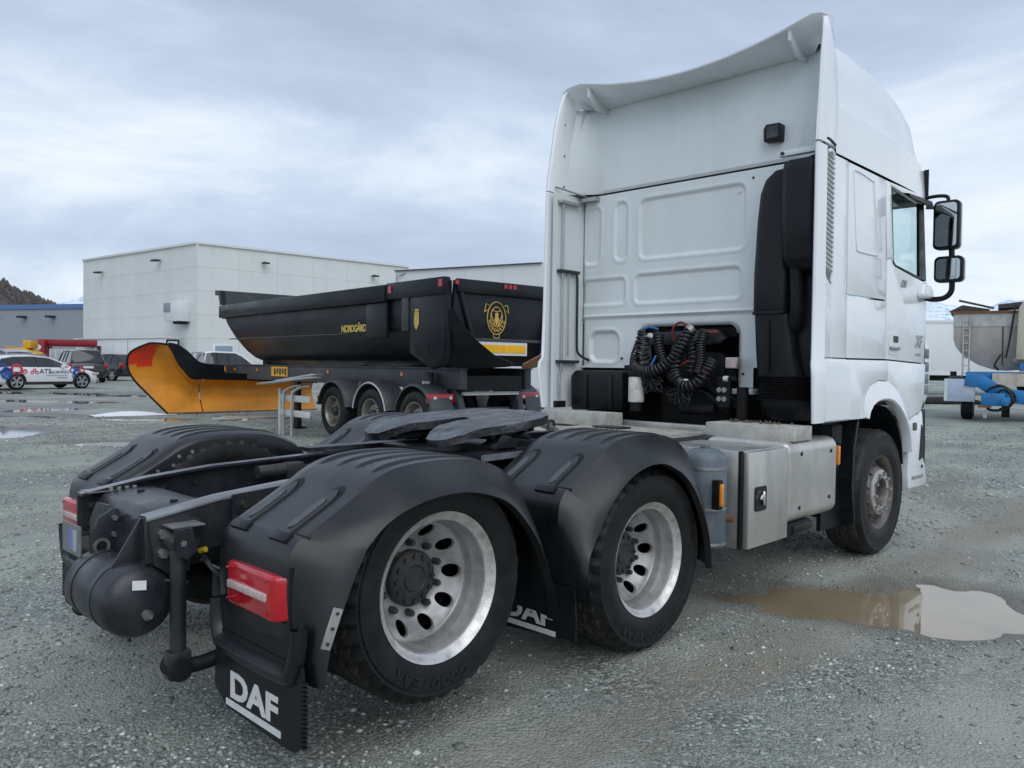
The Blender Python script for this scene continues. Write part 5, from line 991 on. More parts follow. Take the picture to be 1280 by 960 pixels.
MB().prism([(1.10, 2.80), (-1.10, 2.80), (-1.14, 2.3), (-.98, 1.75), (-.75, 1.53), (-.35, 1.42), (.35, 1.42), (.75, 1.53), (.98, 1.75), (1.14, 2.3)], 'x', -3.80, -3.72).build('tailgate', TBLK, TR, bevel=.01)
tg = [o for o in TR.children if o.name.startswith('tailgate')][0]
MB().box((-3.86, -1.10, 2.60), (-3.78, 1.10, 2.82)).build('tailgate_beam', TBLK, tg, bevel=.015)
for s_ in (-1, 1): MB().beam((-3.82, s_ * 1.02, 2.60), (-3.82, s_ * .72, 1.66), .07, .10, up=(1, 0, 0)).build('tailgate_rib', TBLK, tg, bevel=.01)
MB().box((-3.83, -.75, 1.83), (-3.79, .75, 1.88)).build('tailgate_ledge', TGRY, tg)
bd = MB().box((-3.84, -.42, 1.60), (-3.815, .66, 1.82)).build('marker_board', PRINT, tg); MB().box((-3.846, -.38, 1.645), (-3.8415, .62, 1.775)).build('marker_field', YREF, bd)
for y in (1.12, .1, 0, -.1, -1.12): MB().box((-3.875, y - .035, 2.72), (-3.86, y + .035, 2.79)).build('red_marker', REDD, tg)
# crest: two ovals, three tabs, a shield
cr_ = empty('crest'); cr_.parent = tg; cr_.location = (-3.815, .25, 2.22)
def oval(a, b, cz, th): return MB().tube([(0, a * math.cos(t), cz + b * math.sin(t)) for t in np.linspace(0, 2 * math.pi, 41)], th, 6)
oval(.20, .27, 0, .009).build('crest_ring', GOLD, cr_); oval(.125, .165, .02, .008).build('crest_ring', GOLD, cr_)
def ln(*pts): MB().tube([(0, a, b) for a, b in pts], .008, 6).build('crest_line', GOLD, cr_)
ln((.07, -.26), (.055, -.33), (-.055, -.33), (-.07, -.26)); ln((.205, .13), (.265, .09), (.23, .23), (.17, .21)); ln((-.205, .13), (-.265, .09), (-.23, .23), (-.17, .21))
ln((.12, .07), (.045, -.13)); ln((-.12, .07), (-.045, -.13)); ln((.09, .13), (0, .105), (-.09, .13)); ln((.08, -.02), (.025, -.14)); ln((-.08, -.02), (-.025, -.14))
MB().prism([(.035, .08), (.0, .10), (-.04, .075), (-.03, .03), (-.055, -.02), (-.02, -.09), (0, -.13), (.02, -.09), (.05, -.03), (.03, .03)], 'x', -.004, .004).build('crest_figure', GOLD, cr_)
for i, ch in enumerate('NORDGÅRD'):
    a = rad(200 + 140 * i / 7); t_ = text_obj('crest_letter', ch, .075, GOLD, cr_, (-.004, -.163 * math.cos(a), .218 * math.sin(a) + .012), (0, math.sin(a) * 1, -math.cos(a) * -1) if False else (0, -math.cos(a - math.pi / 2 - math.pi + math.pi) * 1 if False else math.sin(a), math.cos(a) * 1), (0, math.cos(a), -math.sin(a)), bold=.002)
MB().prism([(-3.0 - .07, 2.30), (-3.0 + .06, 2.30), (-3.0 + .07, 2.10), (-3.0, 2.0), (-3.0 - .07, 2.10)], 'y', 1.302, 1.307).build('side_crest', GOLD, body); MB().box((-3.06, 1.302, 2.31), (-2.95, 1.307, 2.35)).build('side_crest', GOLD, body)
text_obj('lettering', 'NORDGÅRD', .18, GOLD, TR, (-.80, 1.226, 2.085), (-1, 0, 0), (0, .0, 1), bold=.008, depth=.004, spacing=.85)
# chassis
for s_ in (-1, 1):
    MB().box((-3.55, s_ * .72 - .07, 1.02), (5.2, s_ * .72 + .07, 1.36)).build('chassis_beam', TGRY, TR, bevel=.01); MB().box((-3.55, s_ * .72 - .10, 1.36), (6.05, s_ * .72 + .10, 1.385)).build('chassis_flange', TGRY, TR)
    MB().box((5.2, s_ * .72 - .07, 1.15), (6.05, s_ * .72 + .07, 1.36)).build('chassis_neck', TGRY, TR)
    MB().prism([(-2.9, 1.30), (-3.2, 1.30), (-3.45, .72), (-3.45, .45), (-3.25, .45), (-3.22, .72)], 'y', s_ * .66 - .06, s_ * .66 + .06).build('tail_bracket', TGRY, TR, bevel=.01)
    for x in (5.95, 4.55, 1.0, -1.8): MB().box((x - .03, s_ * .80 - .012, 1.22), (x + .03, s_ * .80 + .012, 1.29)).build('amber_marker', ORNG, TR)
    tl = MB().box((-3.32, s_ * .98 - .28, .79), (-3.22, s_ * .98 + .28, .95)).build('tail_lamp', REDD, TR, bevel=.015)
    for y in (-.16, .16): MB().cyl((-3.318, s_ * .98 + y, .875), (-3.332, s_ * .98 + y, .875), .032, n=12).build('lamp_bulb', PRINT, tl)
    MB().box((-3.34, s_ * .98 - .26, .66), (-3.28, s_ * .98 + .26, .73)).build('bumper_bar', PALE if s_ < 0 else TGRY, TR)
    MB().cyl((-2.85, s_ * .95, .95), (-2.85, s_ * .95, 1.30), .10, n=18).build('tail_cylinder', TGRY, TR)
    MB().box((-2.96, s_ * 1.06 - .07, 1.0), (-2.93, s_ * 1.06 + .07, 1.15)).build('plate', FILT, TR)
    MB().prism([(2.28, .02), (2.48, .02), (2.44, 1.05), (2.32, 1.05)], 'y', s_ * .80 - .05, s_ * .80 + .05).build('landing_leg', DARK, TR); MB().box((2.18, s_ * .80 - .12, .0), (2.58, s_ * .80 + .12, .03)).build('landing_foot', DARK, TR)
MB().box((-3.5, -.7, 1.0), (-3.30, .7, 1.25)).build('rear_beam', TBLK, TR); MB().box((-3.3, -.5, .62), (-3.2, .5, .70)).build('rear_beam', TGRY, TR); MB().box((-3.42, -.62, .92), (-3.36, .62, .98)).build('rear_beam', PALE, TR); MB().box((5.0, -.66, 1.1), (5.2, .66, 1.3)).build('cross_beam', TGRY, TR); MB().box((-2.9, -.6, 1.05), (-2.6, .6, 1.34)).build('cross_beam', DARK, TR)
MB().box((6.0, .60, 1.15), (6.06, 1.0, 1.34)).build('front_plate', TGRY, TR); MB().box((6.02, .92, 1.20), (6.07, 1.02, 1.33)).build('amber_marker', ORNG, TR); MB().cyl((4.9, 0, 1.45), (4.9, 0, 2.1), .11, n=18).build('tipping_ram', STEEL, TR); MB().box((4.85, -.4, 1.37), (5.15, .4, 1.55)).build('body_rest', DARK, TR)
yb = MB().box((2.9, .795, 1.12), (3.75, .805, 1.34)).build('warning_plate', YREF, TR)
for k in range(5): MB().box((2.95 + k * .14, .8055, 1.15 + .03 * (k % 2)), (3.04 + k * .14, .809, 1.30)).build('warning_print', TGRY, yb)
# trailer wheels and mudguards
def trailer_wheel(x, s_, flat=False):
    w_ = bpy.data.objects.new('wheel', None); COL.objects.link(w_); w_.parent = TR; w_.location = (x, 1.22 * s_, .50); w_.rotation_euler = (0, .3 * x, math.pi if s_ > 0 else 0)
    if 'tr' not in WM:
        d = {'tyre': MB().lathe([(.29, .02), (.31, -.005), (.36, -.02), (.43, -.02), (.475, .0), (.50, .04), (.50, .33), (.475, .37), (.31, .375), (.29, .35)], 48).mesh('tyre', RUB, smooth=40)}
        mb = MB(); mb.lathe([(.299, .01), (.300, -.01), (.285, -.008), (.272, .015), (.262, .06), (.255, .13), (.24, .145)], 40); mb.lathe([(.16, .085), (.05, .08)], 40); holed_disc(mb, 10, .16, .24, .205, .022, lambda r_: .145 - .06 * smooth01((.24 - r_) / .06), .02); d['rim'] = mb.mesh('rim', mat('trailer_rim', (.30, .28, .25), .4, .5, .2, 6, .1, dirt_or_sheen=((.06, .05, .04), .8, 7, (1, 1, 1))), smooth=40)
        mb = MB(); mb.lathe([(.0001, .0), (.075, .0), (.085, .02), (.095, .09)], 24); d['hub'] = mb.mesh('hub', HUB)
        for_ = MB().lathe([(.0001, .24), (.25, .24), (.255, .3)], 24); d['drum'] = for_.mesh('drum', DARK); WM['tr'] = d
    for n_, me_ in WM['tr'].items(): link(n_, me_, w_)
    for k in range(10):
        a = 2 * math.pi * k / 10; c, s2 = math.cos(a) * .14, math.sin(a) * .14; link('wheel_nut', WNUT, w_, loc=(c, .075, s2))
WNUT = MB().cyl((0, .01, 0), (0, -.022, 0), .014, n=6).mesh('wheel_nut', STEEL, smooth=30)
for i, x in enumerate((0, -1.42, -2.84)):
    MB().cyl((x, -1, .5), (x, 1, .5), .07, n=14).build('axle', DARK, TR)
    for s_ in (-1, 1):
        trailer_wheel(x, s_)
        secs = []
        for k in range(15):
            a = rad(172 - k * 11.7); r_ = .60; secs.append([(x + r_ * math.cos(a), s_ * y, .52 + r_ * math.sin(a)) for y in (.82, 1.235)] + [(x + (r_ - .03) * math.cos(a), s_ * 1.262, .52 + (r_ - .03) * math.sin(a)), (x + (r_ - .055) * math.cos(a), s_ * 1.264, .52 + (r_ - .055) * math.sin(a))])
        g_ = MB().loft(secs).build('mudguard', TGRY, TR, smooth=60, solid=.008)
        if i == 1: MB().tube([(q[2][0], q[2][1] + s_ * .006, q[2][2]) for q in secs], .012, 6).build('bright_edge', PALE, g_)
        MB().beam((x + .55, s_ * .78, .95), (x + .72, s_ * 1.2, .62), .03, .03).build('guard_stay', TGRY, TR)
MB().cyl((-.72, .9, 1.0), (-.72, 1.05, 1.05), .05, n=10).build('side_fitting', TGRY, TR)
tri = MB().prism([(.55, .78), (.68, .78), (.615, .62)], 'y', 1.20, 1.212).build('reflector_triangle', REDL, TR); MB().prism([(.58, .70), (.65, .70), (.615, .625)], 'y', 1.213, 1.216).build('triangle_field', PRINT, tri)

# ------------------------------------------------------------------ folding work frame with planks in front of the trailer
def TRW(x, y, z): return TR.matrix_basis @ Vector((x, y, z))
WF = empty('step_frame', tuple(TRW(.75, 1.65, 0)), rad(85.2), 'pale welded step frame with two bars standing beside the trailer wheel', 'frame'); WF.location.z = gz(*WF.location[:2]) + .01
o = Vector((.75, 1.65, 0))
for x in (.66, -.55): MB().box((x - .035, -.035, .0 if x > 0 else .40), (x + .035, .035, .95 if x > 0 else .86)).build('upright', PALE, WF, bevel=.006) if x > 0 else None
for z in (.76, .46): MB().box((-.62, -.03, z - .065), (.66, .012, z + .065)).build('cross_bar', PALE, WF, bevel=.008)
for x in (.40, .02): MB().tube(spline([(x, .06, .0), (x, .06, .78), (x - .05, .02, .92), (x - .25, -.05, 1.0), (x - .5, -.1, 1.02)], 5), .028, 8).build('bent_tube', ALUD, WF)
pk = []
for i, (x0, x1, y, z0, z1) in enumerate(((-1.05, 1.35, .10, 1.20, 1.02), (-.85, .75, -.05, 1.25, 1.10))):
    p_ = MB().beam((x0, y, z0), (x1, y, z1), .26, .035).build('plank', ALUD, bevel=.006)
    p_.location = WF.location; p_.rotation_euler = WF.rotation_euler; tag(p_, ['long grey plank lying sloped on top of the step frame', 'shorter grey plank above the long one on the step frame'][i], 'plank')
# loose timber on the gravel
for i, (x, y, L_, a, h) in enumerate(((6.45, 15.3, 1.9, 5, 0), (6.7, 15.75, 1.5, -18, 0), (7.6, 15.15, 1.3, 22, 0), (6.1, 15.0, .4, 60, 0), (5.7, 15.6, .3, 10, 0))):
    b = MB().box((-L_ / 2, -.06, 0), (L_ / 2, .06, .04)).build('timber_piece', WOOD if i < 3 else PALE, bevel=.004); b.location = (x, y, float(ground_h(x, y)) + .005); b.rotation_euler = (0, 0, rad(a)); tag(b, ['longest bleached plank lying on gravel by the yellow plough', 'slanting bleached plank next to the longest one on gravel', 'short bleached plank lying nearest the step frame on gravel', 'stub of pale board lying askew beside the longest plank', 'smallest stub of pale board lying apart on the gravel'][i], 'plank', 'scrap timber on the gravel')

# ------------------------------------------------------------------ snow plough: s = along the blade, d = towards the truck, z up
PO = CAM + Fv * 21.4 + Rv * ((211 - 640) / 998 * 21.4); PO.z = gz(PO.x, PO.y)
ds = (Rv * .766 + Fv * .643); ds.z = 0; ds.normalize(); dn = Vector((ds.y, -ds.x, 0))
PL = empty('snow_plough', tuple(PO), math.atan2(ds.y, ds.x), 'large yellow snow plough blade with red corner and black top deflector', 'snow plough')
cols = [[(0, 0), (-.45, .52), (-.80, .95), (-.95, 1.32), (-.90, 1.66), (-.50, 1.90)], [(.12, 0), (-.20, .54), (-.48, .98), (-.60, 1.36), (-.52, 1.68), (-.25, 1.90)], [(.28, 0), (.10, .52), (-.10, .98), (-.20, 1.36), (-.16, 1.66), (-.02, 1.86)], [(.45, 0), (.36, .50), (.25, .92), (.17, 1.26), (.12, 1.50), (.07, 1.70)], [(.62, 0), (.58, .40), (.50, .76), (.42, 1.04), (.33, 1.22), (.22, 1.38)], [(.76, 0), (.74, .30), (.71, .56), (.68, .76), (.64, .88), (.58, .98)], [(.90, 0), (.90, .28), (.90, .52), (.90, .72), (.90, .85), (.90, .95)]]
DV = [0, -.20, -.33, -.33, -.20, .02]
def pgrid(cols, d0=0.):
    g = [[(s_, -(DV[j] * (1 if i else 1) + d0), z) for j, (s_, z) in enumerate(c)] for i, c in enumerate(cols)]
    r_ = [spline(c, 4) for c in g]; m = len(r_[0]); k = [spline([r_[i][j] for i in range(len(r_))], 3) for j in range(m)]; return [[k[j][i] for j in range(m)] for i in range(len(k[0]))]
G1 = pgrid(cols); me_ = MB().loft(G1).mesh('blade_section', YEL, smooth=60, solid=.012); me_.materials.append(YRED)
for p in me_.polygons:
    if p.center.z > 1.30 and p.center.x < -.28 : p.material_index = 1
link('blade_section', me_, PL)
colr = [[(s_, 0), (s_, .28), (s_, .52), (s_, .72), (s_, .85), (s_, .95 - .03 * (s_ - .9))] for s_ in (.93, 2.0, 3.2, 4.3)]
MB().loft(pgrid(colr)).build('blade_section', YEL, PL, smooth=60, solid=.012)
# dark edge along the flared end, rubber deflector along the top, wear strip at the bottom
MB().tube([Vector(p) for p in G1[0]] + [Vector(G1[i][-1]) for i in range(1, 9)], .028, 8).build('edge_bead', TBLK, PL)
MB().box((-.02, -.03, -.02), (4.3, .03, .05)).build('wear_strip', RUSTY, PL)
lowr = [(-.02, 1.84), (.07, 1.68), (.22, 1.36), (.40, 1.14), (.58, .96), (.95, .95), (2.0, .92), (3.2, .88), (4.3, .84)]; upr = [(-.10, 1.93), (.15, 1.88), (.42, 1.70), (.62, 1.50), (.80, 1.40), (1.1, 1.37), (2.0, 1.32), (3.2, 1.24), (4.3, 1.18)]
sx = []
for (a, b), (c, d) in zip(lowr, upr): sx.append([(a, -.06, b), ((a + c) / 2, -.20, (b + d) / 2), (c, -.28, d)])
MB().loft([list(q) for q in zip(*[spline([q[j] for q in sx], 3) for j in range(3)])]).build('deflector', TBLK, PL, smooth=50, solid=.02)
for s_ in (.6, 1.6, 2.6, 3.6): MB().prism([(.36, 0), (.9, 0), (.55, .5), (.36, .9)], 'x', s_ - .02, s_ + .02).build('back_rib', YEL, PL)
MB().box((.2, .85, .0), (4.1, .95, .35)).build('back_beam', TBLK, PL)
for p, q in (((-.05, .0, 1.9), (-.05, .0, 2.0)), ((.25, .0, 1.82), (.25, .0, 2.0)), ((-.05, 0, 1.99), (.25, 0, 1.99))): MB().tube([p, q], .025, 8).build('marker_bracket', TBLK, PL)
sn = MB(); secs = []
for k in range(9):
    t = k / 8; x = -1.9 + 2.0 * t; hh = .09 * math.sin(math.pi * min(1, t * 1.1)) + .005; secs.append([(x, -.20 - .12 * t, 0), (x, -.02, hh * .8), (x, .3, hh), (x, .65, .0)])
so = sn.loft(secs).build('snow_patch', SNOW, smooth=60); so.location = PO + Vector((.1, .1, .0)); so.rotation_euler = PL.rotation_euler; tag(so, 'patch of old snow lying beside the foot of the plough', 'snow', kind='stuff')

# ------------------------------------------------------------------ cars
def car(name, label, loc, hd, L_, W_, H_, mt, st, gh, axles, wr, roofm=None, group=None, rear_lights=False, clad=False, bedm=None):
    """st: stations (x, top z, half width, bottom z) nose to tail; gh: greenhouse stations (x, base z, top z, base half width, top half width)"""
    E_ = empty(name, (loc[0], loc[1], gz(loc[0], loc[1]) + .01), hd, label, 'car', group)
    secs = []
    for x, zt, hw, zb in st:
        h = [(0, zb), (hw * .86, zb), (hw * .97, zb + .10), (hw, zb + (zt - zb) * .45), (hw * .985, zt - .10), (hw * .93, zt - .02), (hw * .7, zt), (0, zt + .015)]
        secs.append([(x, -a, b) for a, b in h] + [(x, a, b) for a, b in h[-2:0:-1]])
    MB().loft(secs, closed=True, cap=True).build('body', mt, E_, smooth=35)
    secs = []
    for x, zb, zt, hb, ht in gh: secs.append([(x, -hb, zb), (x, -(hb * .35 + ht * .65), zb + (zt - zb) * .6), (x, -ht, zt - .02), (x, -ht * .8, zt), (x, ht * .8, zt), (x, ht, zt - .02), (x, (hb * .35 + ht * .65), zb + (zt - zb) * .6), (x, hb, zb)])
    MB().loft(secs, cap=True).build('windows', DGLASS, E_, smooth=35)
    # roof sheet and pillars just proud of the glass
    rs_ = [q for q in gh if q[2] - q[1] > .3]
    MB().loft([[(x, -ht - .012, zt - .045), (x, -ht * .85, zt + .012), (x, 0, zt + .03), (x, ht * .85, zt + .012), (x, ht + .012, zt - .045)] for x, zb, zt, hb, ht in rs_]).build('roof', roofm or mt, E_, smooth=50, solid=.02)
    for s_ in (-1, 1):
        pts = [(gh[0][0], s_ * (gh[0][3] + .0), gh[0][1])] + [(x, s_ * (ht + .01), zt - .03) for x, zb, zt, hb, ht in rs_] + [(gh[-1][0], s_ * gh[-1][3], gh[-1][1])]
        MB().tube(pts, .035, 6).build('pillar', roofm or mt, E_)
        for f_ in (.42, .72):
            i0 = rs_[0]; i1 = rs_[-1]; x = i0[0] + (i1[0] - i0[0]) * f_; q = min(gh, key=lambda g_: abs(g_[0] - x)); MB().tube([(x + .04, s_ * (q[3] + .004), q[1]), (x, s_ * (q[4] + .006), q[2] - .03)], .028, 5).build('pillar', TRIM, E_)
        mb = MB(); xm = gh[0][0] - .45; hb = W_ / 2; MB().box((xm - .08, s_ * hb - .02 if s_ > 0 else -hb - .16, .95), (xm + .06, hb + .16 if s_ > 0 else -hb + .02, 1.08)).build('door_mirror', mt, E_, bevel=.03)
        for ax in axles:
            w_ = bpy.data.objects.new('wheel', None); COL.objects.link(w_); w_.parent = E_; w_.location = (ax, s_ * (W_ / 2 + .025), wr); w_.rotation_euler = (0, .3, 0 if s_ < 0 else math.pi)
            key = ('car', wr)
            if key not in WM:
                d = {'tyre': MB().lathe([(wr * .72, .03), (wr * .76, -.01), (wr * .93, -.008), (wr, .04), (wr, .18), (wr * .93, .21), (wr * .7, .2)], 32).mesh('tyre', RUB, smooth=40)}
                mb = MB(); mb.lathe([(wr * .74, .02), (wr * .73, -.006), (wr * .67, .0), (wr * .65, .05)], 32); mb.lathe([(.0001, .0), (.05, .0), (.07, .03)], 16)
                for k in range(5):
                    for o_ in (-.16, .16):
                        a = 2 * math.pi * k / 5 + o_; mb.beam((.05 * math.cos(a), .012, .05 * math.sin(a)), (wr * .69 * math.cos(a), .012, wr * .69 * math.sin(a)), .045, .02, up=(0, 1, 0))
                d['rim'] = mb.mesh('rim', RIMS, smooth=30); d['disc'] = MB().lathe([(.0001, .06), (wr * .7, .06)], 24).mesh('disc', DARK); WM[key] = d
            for n_, m_ in WM[key].items(): link(n_, m_, w_)
            # arch
            arc = [(ax + (wr + .07) * math.cos(rad(t)), wr + .01 + (wr + .07) * math.sin(rad(t))) for t in range(-12, 193, 12)] + [(ax + (wr + .012) * math.cos(rad(t)), wr + .01 + (wr + .012) * math.sin(rad(t))) for t in range(192, -13, -12)]
            arc = [p for p in arc if p[1] > .16]
            MB().prism(arc, 'y', s_ * (W_ / 2 - .06), s_ * (W_ / 2 + .012)).build('wheel_arch', TRIM if clad else mt, E_)
            MB().prism([(ax + (wr + .02) * math.cos(rad(t)), wr + (wr + .02) * math.sin(rad(t))) for t in range(0, 360, 20)], 'y', s_ * (W_ / 2 - .05), s_ * (W_ / 2 + .003)).build('arch_shadow', DARK, E_)
        if clad: MB().box((axles[1] + wr + .08, min(s_ * (W_ / 2 - .1), s_ * (W_ / 2 + .012)), .20), (axles[0] - wr - .08, max(s_ * (W_ / 2 - .1), s_ * (W_ / 2 + .012)), .33)).build('sill', TRIM, E_)
        xn = st[0][0]; MB().box((xn - .38, s_ * (W_ / 2 - .36) if s_ > 0 else -(W_ / 2 - .06), .62), (xn - .03, W_ / 2 - .06 if s_ > 0 else -(W_ / 2 - .36), .74)).build('headlamp', CLEAR, E_, bevel=.03)
        xt = st[-1][0]; MB().box((xt - .02, s_ * (W_ / 2 - .18) if s_ > 0 else -(W_ / 2 + .005), .82), (xt + .22, W_ / 2 + .005 if s_ > 0 else -(W_ / 2 - .18), 1.08)).build('tail_lamp', REDD, E_, bevel=.03)
    xt = st[-1][0]; MB().box((xt - .035, -.26, .80), (xt - .01, .26, .92)).build('number_plate', PRINT, E_)
    return E_
est_st = [(2.32, .62, .62, .28), (2.20, .74, .80, .22), (1.75, .86, .90, .20), (.95, .97, .92, .20), (-.5, .99, .92, .20), (-1.7, 1.0, .92, .20), (-2.2, .98, .88, .24), (-2.36, .80, .80, .34)]
est_gh = [(.98, .95, .97, .78, .70), (.45, .96, 1.26, .84, .66), (.05, .97, 1.42, .86, .63), (-.7, .98, 1.48, .87, .63), (-1.5, .99, 1.45, .86, .61), (-1.95, .98, 1.36, .83, .60), (-2.28, .96, 1.0, .78, .70)]
c1 = car('parked_estate_car', 'white estate car with company lettering and blue and red ring graphics', (7.44, 36.87), rad(13), 4.7, 1.84, 1.5, CARW, est_st, est_gh, (1.42, -1.45), .345, clad=True)
BLUE = mat('decal_blue', (.03, .09, .35), .4); REDC = mat('decal_red', (.55, .05, .08), .4); INK = mat('decal_ink', (.10, .09, .14), .4)
yd = -.932
text_obj('lettering', 'ATS', .30, INK, c1, (-.23, yd, .78), (1, 0, 0), (0, 0, 1), bold=.004); text_obj('lettering', 'NORWAY', .20, INK, c1, (.40, yd, .745), (1, 0, 0), (0, 0, 1), bold=.001); MB().box((-.2, yd - .003, .60), (.75, yd, .625)).build('lettering_line', CARG, c1); MB().box((.3, yd - .003, .50), (.75, yd, .53)).build('lettering_line', CARG, c1)
def ring(x, z, r_, w_, m): MB().lathe([(r_, -.004), (r_, .004), (r_ - w_, .004), (r_ - w_, -.004)], 20, M=Matrix.Translation((x, yd, z)), closed=True).build('ring_decal', m, c1)
for x, z in ((-.70, .84), (-.80, .74), (-.60, .74)): ring(x, z, .075, .03, REDC)
ring(.98, .84, .13, .05, BLUE); ring(1.10, .58, .13, .05, BLUE); ring(1.42, .86, .14, .06, REDC); ring(-1.45, .86, .26, .10, REDC); ring(-1.85, .70, .26, .12, BLUE); ring(-2.05, .92, .22, .10, BLUE); ring(-1.1, .78, .1, .05, REDC)
MB().box((1.0, yd - .004, .62), (1.12, yd, .80)).build('ring_decal', BLUE, c1); MB().box((1.08, yd - .004, .78), (1.28, yd, .92)).build('ring_decal', BLUE, c1); MB().box((-1.95, yd - .004, .60), (-1.6, yd, .90)).build('ring_decal', BLUE, c1)
for s_ in (-1, 1): MB().tube([(.0, s_ * .62, 1.50), (-.7, s_ * .62, 1.54), (-1.6, s_ * .60, 1.50)], .02, 6).build('roof_rail', CARG, c1)
suv_st = [(2.3, .75, .75, .34), (2.15, .95, .88, .28), (1.2, 1.10, .96, .26), (0, 1.14, .98, .26), (-1.8, 1.15, .98, .26), (-2.25, 1.12, .95, .30), (-2.38, .9, .9, .40)]
suv_gh = [(1.15, 1.08, 1.10, .84, .76), (.6, 1.12, 1.62, .90, .72), (.2, 1.13, 1.76, .90, .70), (-1.0, 1.14, 1.80, .90, .70), (-1.9, 1.14, 1.76, .88, .68), (-2.30, 1.10, 1.13, .85, .80)]
car('parked_suv', 'tall black off-road car parked with its tail towards the white estate', (11.9, 46.0), rad(84), 4.7, 1.96, 1.8, CARB, suv_st, suv_gh, (1.4, -1.45), .37)
hb_st = [(2.05, .7, .7, .32), (1.95, .88, .82, .26), (1.1, 1.0, .88, .24), (0, 1.04, .90, .24), (-1.6, 1.06, .90, .24), (-2.0, 1.02, .87, .28), (-2.12, .8, .82, .38)]
hb_gh = [(1.05, .99, 1.01, .78, .70), (.4, 1.02, 1.48, .83, .66), (.0, 1.03, 1.60, .84, .64), (-1.0, 1.04, 1.62, .84, .64), (-1.6, 1.04, 1.56, .82, .62), (-2.05, 1.02, 1.06, .80, .72)]
car('parked_hatchback', 'dark grey crossover car with red tail lamps parked before the pale hall', place(139, 50)[:2], rad(108), 4.2, 1.8, 1.6, CARD, hb_st, hb_gh, (1.25, -1.3), .34)
car('parked_van', 'silver car with broad windscreen parked behind the white estate', (8.6, 45.5), rad(-75), 4.4, 1.86, 1.7, CARG, hb_st, [(a, b, c + .15, d, e) for a, b, c, d, e in hb_gh], (1.25, -1.3), .34)
pu_st = [(2.6, .80, .75, .36), (2.45, 1.0, .88, .30), (1.5, 1.12, .93, .30), (0, 1.15, .94, .30), (-.9, 1.15, .94, .30), (-2.5, 1.12, .94, .40), (-2.62, 1.0, .92, .46)]
pu_gh = [(1.45, 1.10, 1.12, .84, .76), (.85, 1.13, 1.62, .88, .70), (.5, 1.14, 1.78, .88, .68), (-.5, 1.15, 1.80, .88, .68), (-.85, 1.15, 1.74, .87, .68), (-1.0, 1.13, 1.15, .85, .8)]
pc = car('pickup_truck', 'white pickup truck with grey bed and red and yellow panel behind the plough', (14.2, 33.3), rad(-8), 5.2, 1.88, 1.8, CARW, pu_st, pu_gh, (1.6, -1.5), .38)
MB().box((-2.62, -.955, .85), (-.95, -.945, 1.36)).build('bed_side', CARG, pc); MB().box((-2.62, .945, .85), (-.95, .955, 1.36)).build('bed_side', CARG, pc); MB().box((-1.95, -.962, .95), (-.6, -.956, 1.15)).build('warning_panel', REDC, pc)
MB().prism([(-1.7, .95), (-1.2, .95), (-1.0, 1.15), (-1.5, 1.15)], 'y', -.966, -.963).build('warning_stripe', mat('stripe_yellow', (.75, .62, .02), .5), pc); MB().tube([(-1.05, -.8, 1.36), (-1.05, -.8, 1.75), (-1.05, .8, 1.75), (-1.05, .8, 1.36)], .04, 8).build('bed_rail', CARG, pc)
wd = MB(); wd.lathe([(.75, -.5), (.80, -.5), (.80, .5), (.75, .5)], 28, closed=True)
dome = MB().lathe([(.0001, .55), (.3, .5), (.55, .35), (.7, .1), (.72, -.35), (.0001, -.35)], 28).build('white_tank', CARW, smooth=60); dome.location = (11.4, 31.2, gz(11.4, 31.2) + 1.1); dome.rotation_euler = (rad(90), 0, 0); tag(dome, 'rounded white tank standing behind the plough deflector', 'tank')
stn = MB().box((-.7, -.7, -1.09), (.7, .7, -.35)).build('tank_stand', TBLK, dome); stn.rotation_euler = (rad(-90), 0, 0); stn.location = (0, 0, 0)

# ------------------------------------------------------------------ halls
def hall(name, label, pts, z1, m, cols, rows, trim=CLAD, trimh=.22, tm=None):
    """footprint pts (world), panelled walls on the first len(cols) sides"""
    z0 = -.3; E_ = empty(name, (pts[0][0], pts[0][1], 0), 0, label, 'building'); o = Vector((pts[0][0], pts[0][1], 0)); P_ = [Vector((a, b, 0)) - o for a, b in pts]
    MB().prism([(p.x, p.y) for p in P_], 'z', z0, z1 - .05).build('core', DARK if False else m, E_)
    for k, nc in enumerate(cols):
        a = P_[k]; b = P_[(k + 1) % len(P_)]; d = (b - a); L_ = d.length; d.normalize(); n_ = Vector((d.y, -d.x, 0))
        if n_.dot(CAM - o - a) < 0: n_ = -n_
        pw = L_ / nc; ph = (z1 - z0) / rows
        me_ = MB().box((.006, -.0, .005), (pw - .006, .06, ph - .005)).mesh('wall_panel', m, smooth=None); ang = math.atan2(d.y, d.x)
        side = 1 if Vector((-d.y, d.x, 0)).dot(n_) > 0 else -1
        for i in range(nc):
            for j in range(rows):
                q = a + d * (i * pw); ob = link('wall_panel', me_, E_, loc=(q.x, q.y, z0 + j * ph), rot=(0, 0, ang))
                if side < 0: ob.location = (q + d * pw).x, (q + d * pw).y, z0 + j * ph; ob.rotation_euler = (0, 0, ang + math.pi)
        MB().beam(a + n_ * .05 + Vector((0, 0, z1 - .02)), b + n_ * .05 + Vector((0, 0, z1 - .02)), .30, trimh).build('roof_trim', tm or trim, E_)
    return E_, o
cA, cL, cR = (23.05, 55.45), (20.98, 73.88), (42.23, 54.44)
H1, o1 = hall('white_hall', 'tall pale panelled hall with wall lamps and a boxed ventilator', [cL, cA, cR, (cR[0] - 2, cR[1] + 19.5)], 10.45, CLAD, (4, 6), 6, trimh=.16)
def on_face(a, b, t, z, off=0.): a = Vector((*a, 0)); b = Vector((*b, 0)); d = b - a; n_ = Vector((d.y, -d.x, 0)).normalized(); n_ = n_ if n_.dot(CAM - a) > 0 else -n_; return a + d * t + n_ * off + Vector((0, 0, z)) - o1, d.normalized(), n_
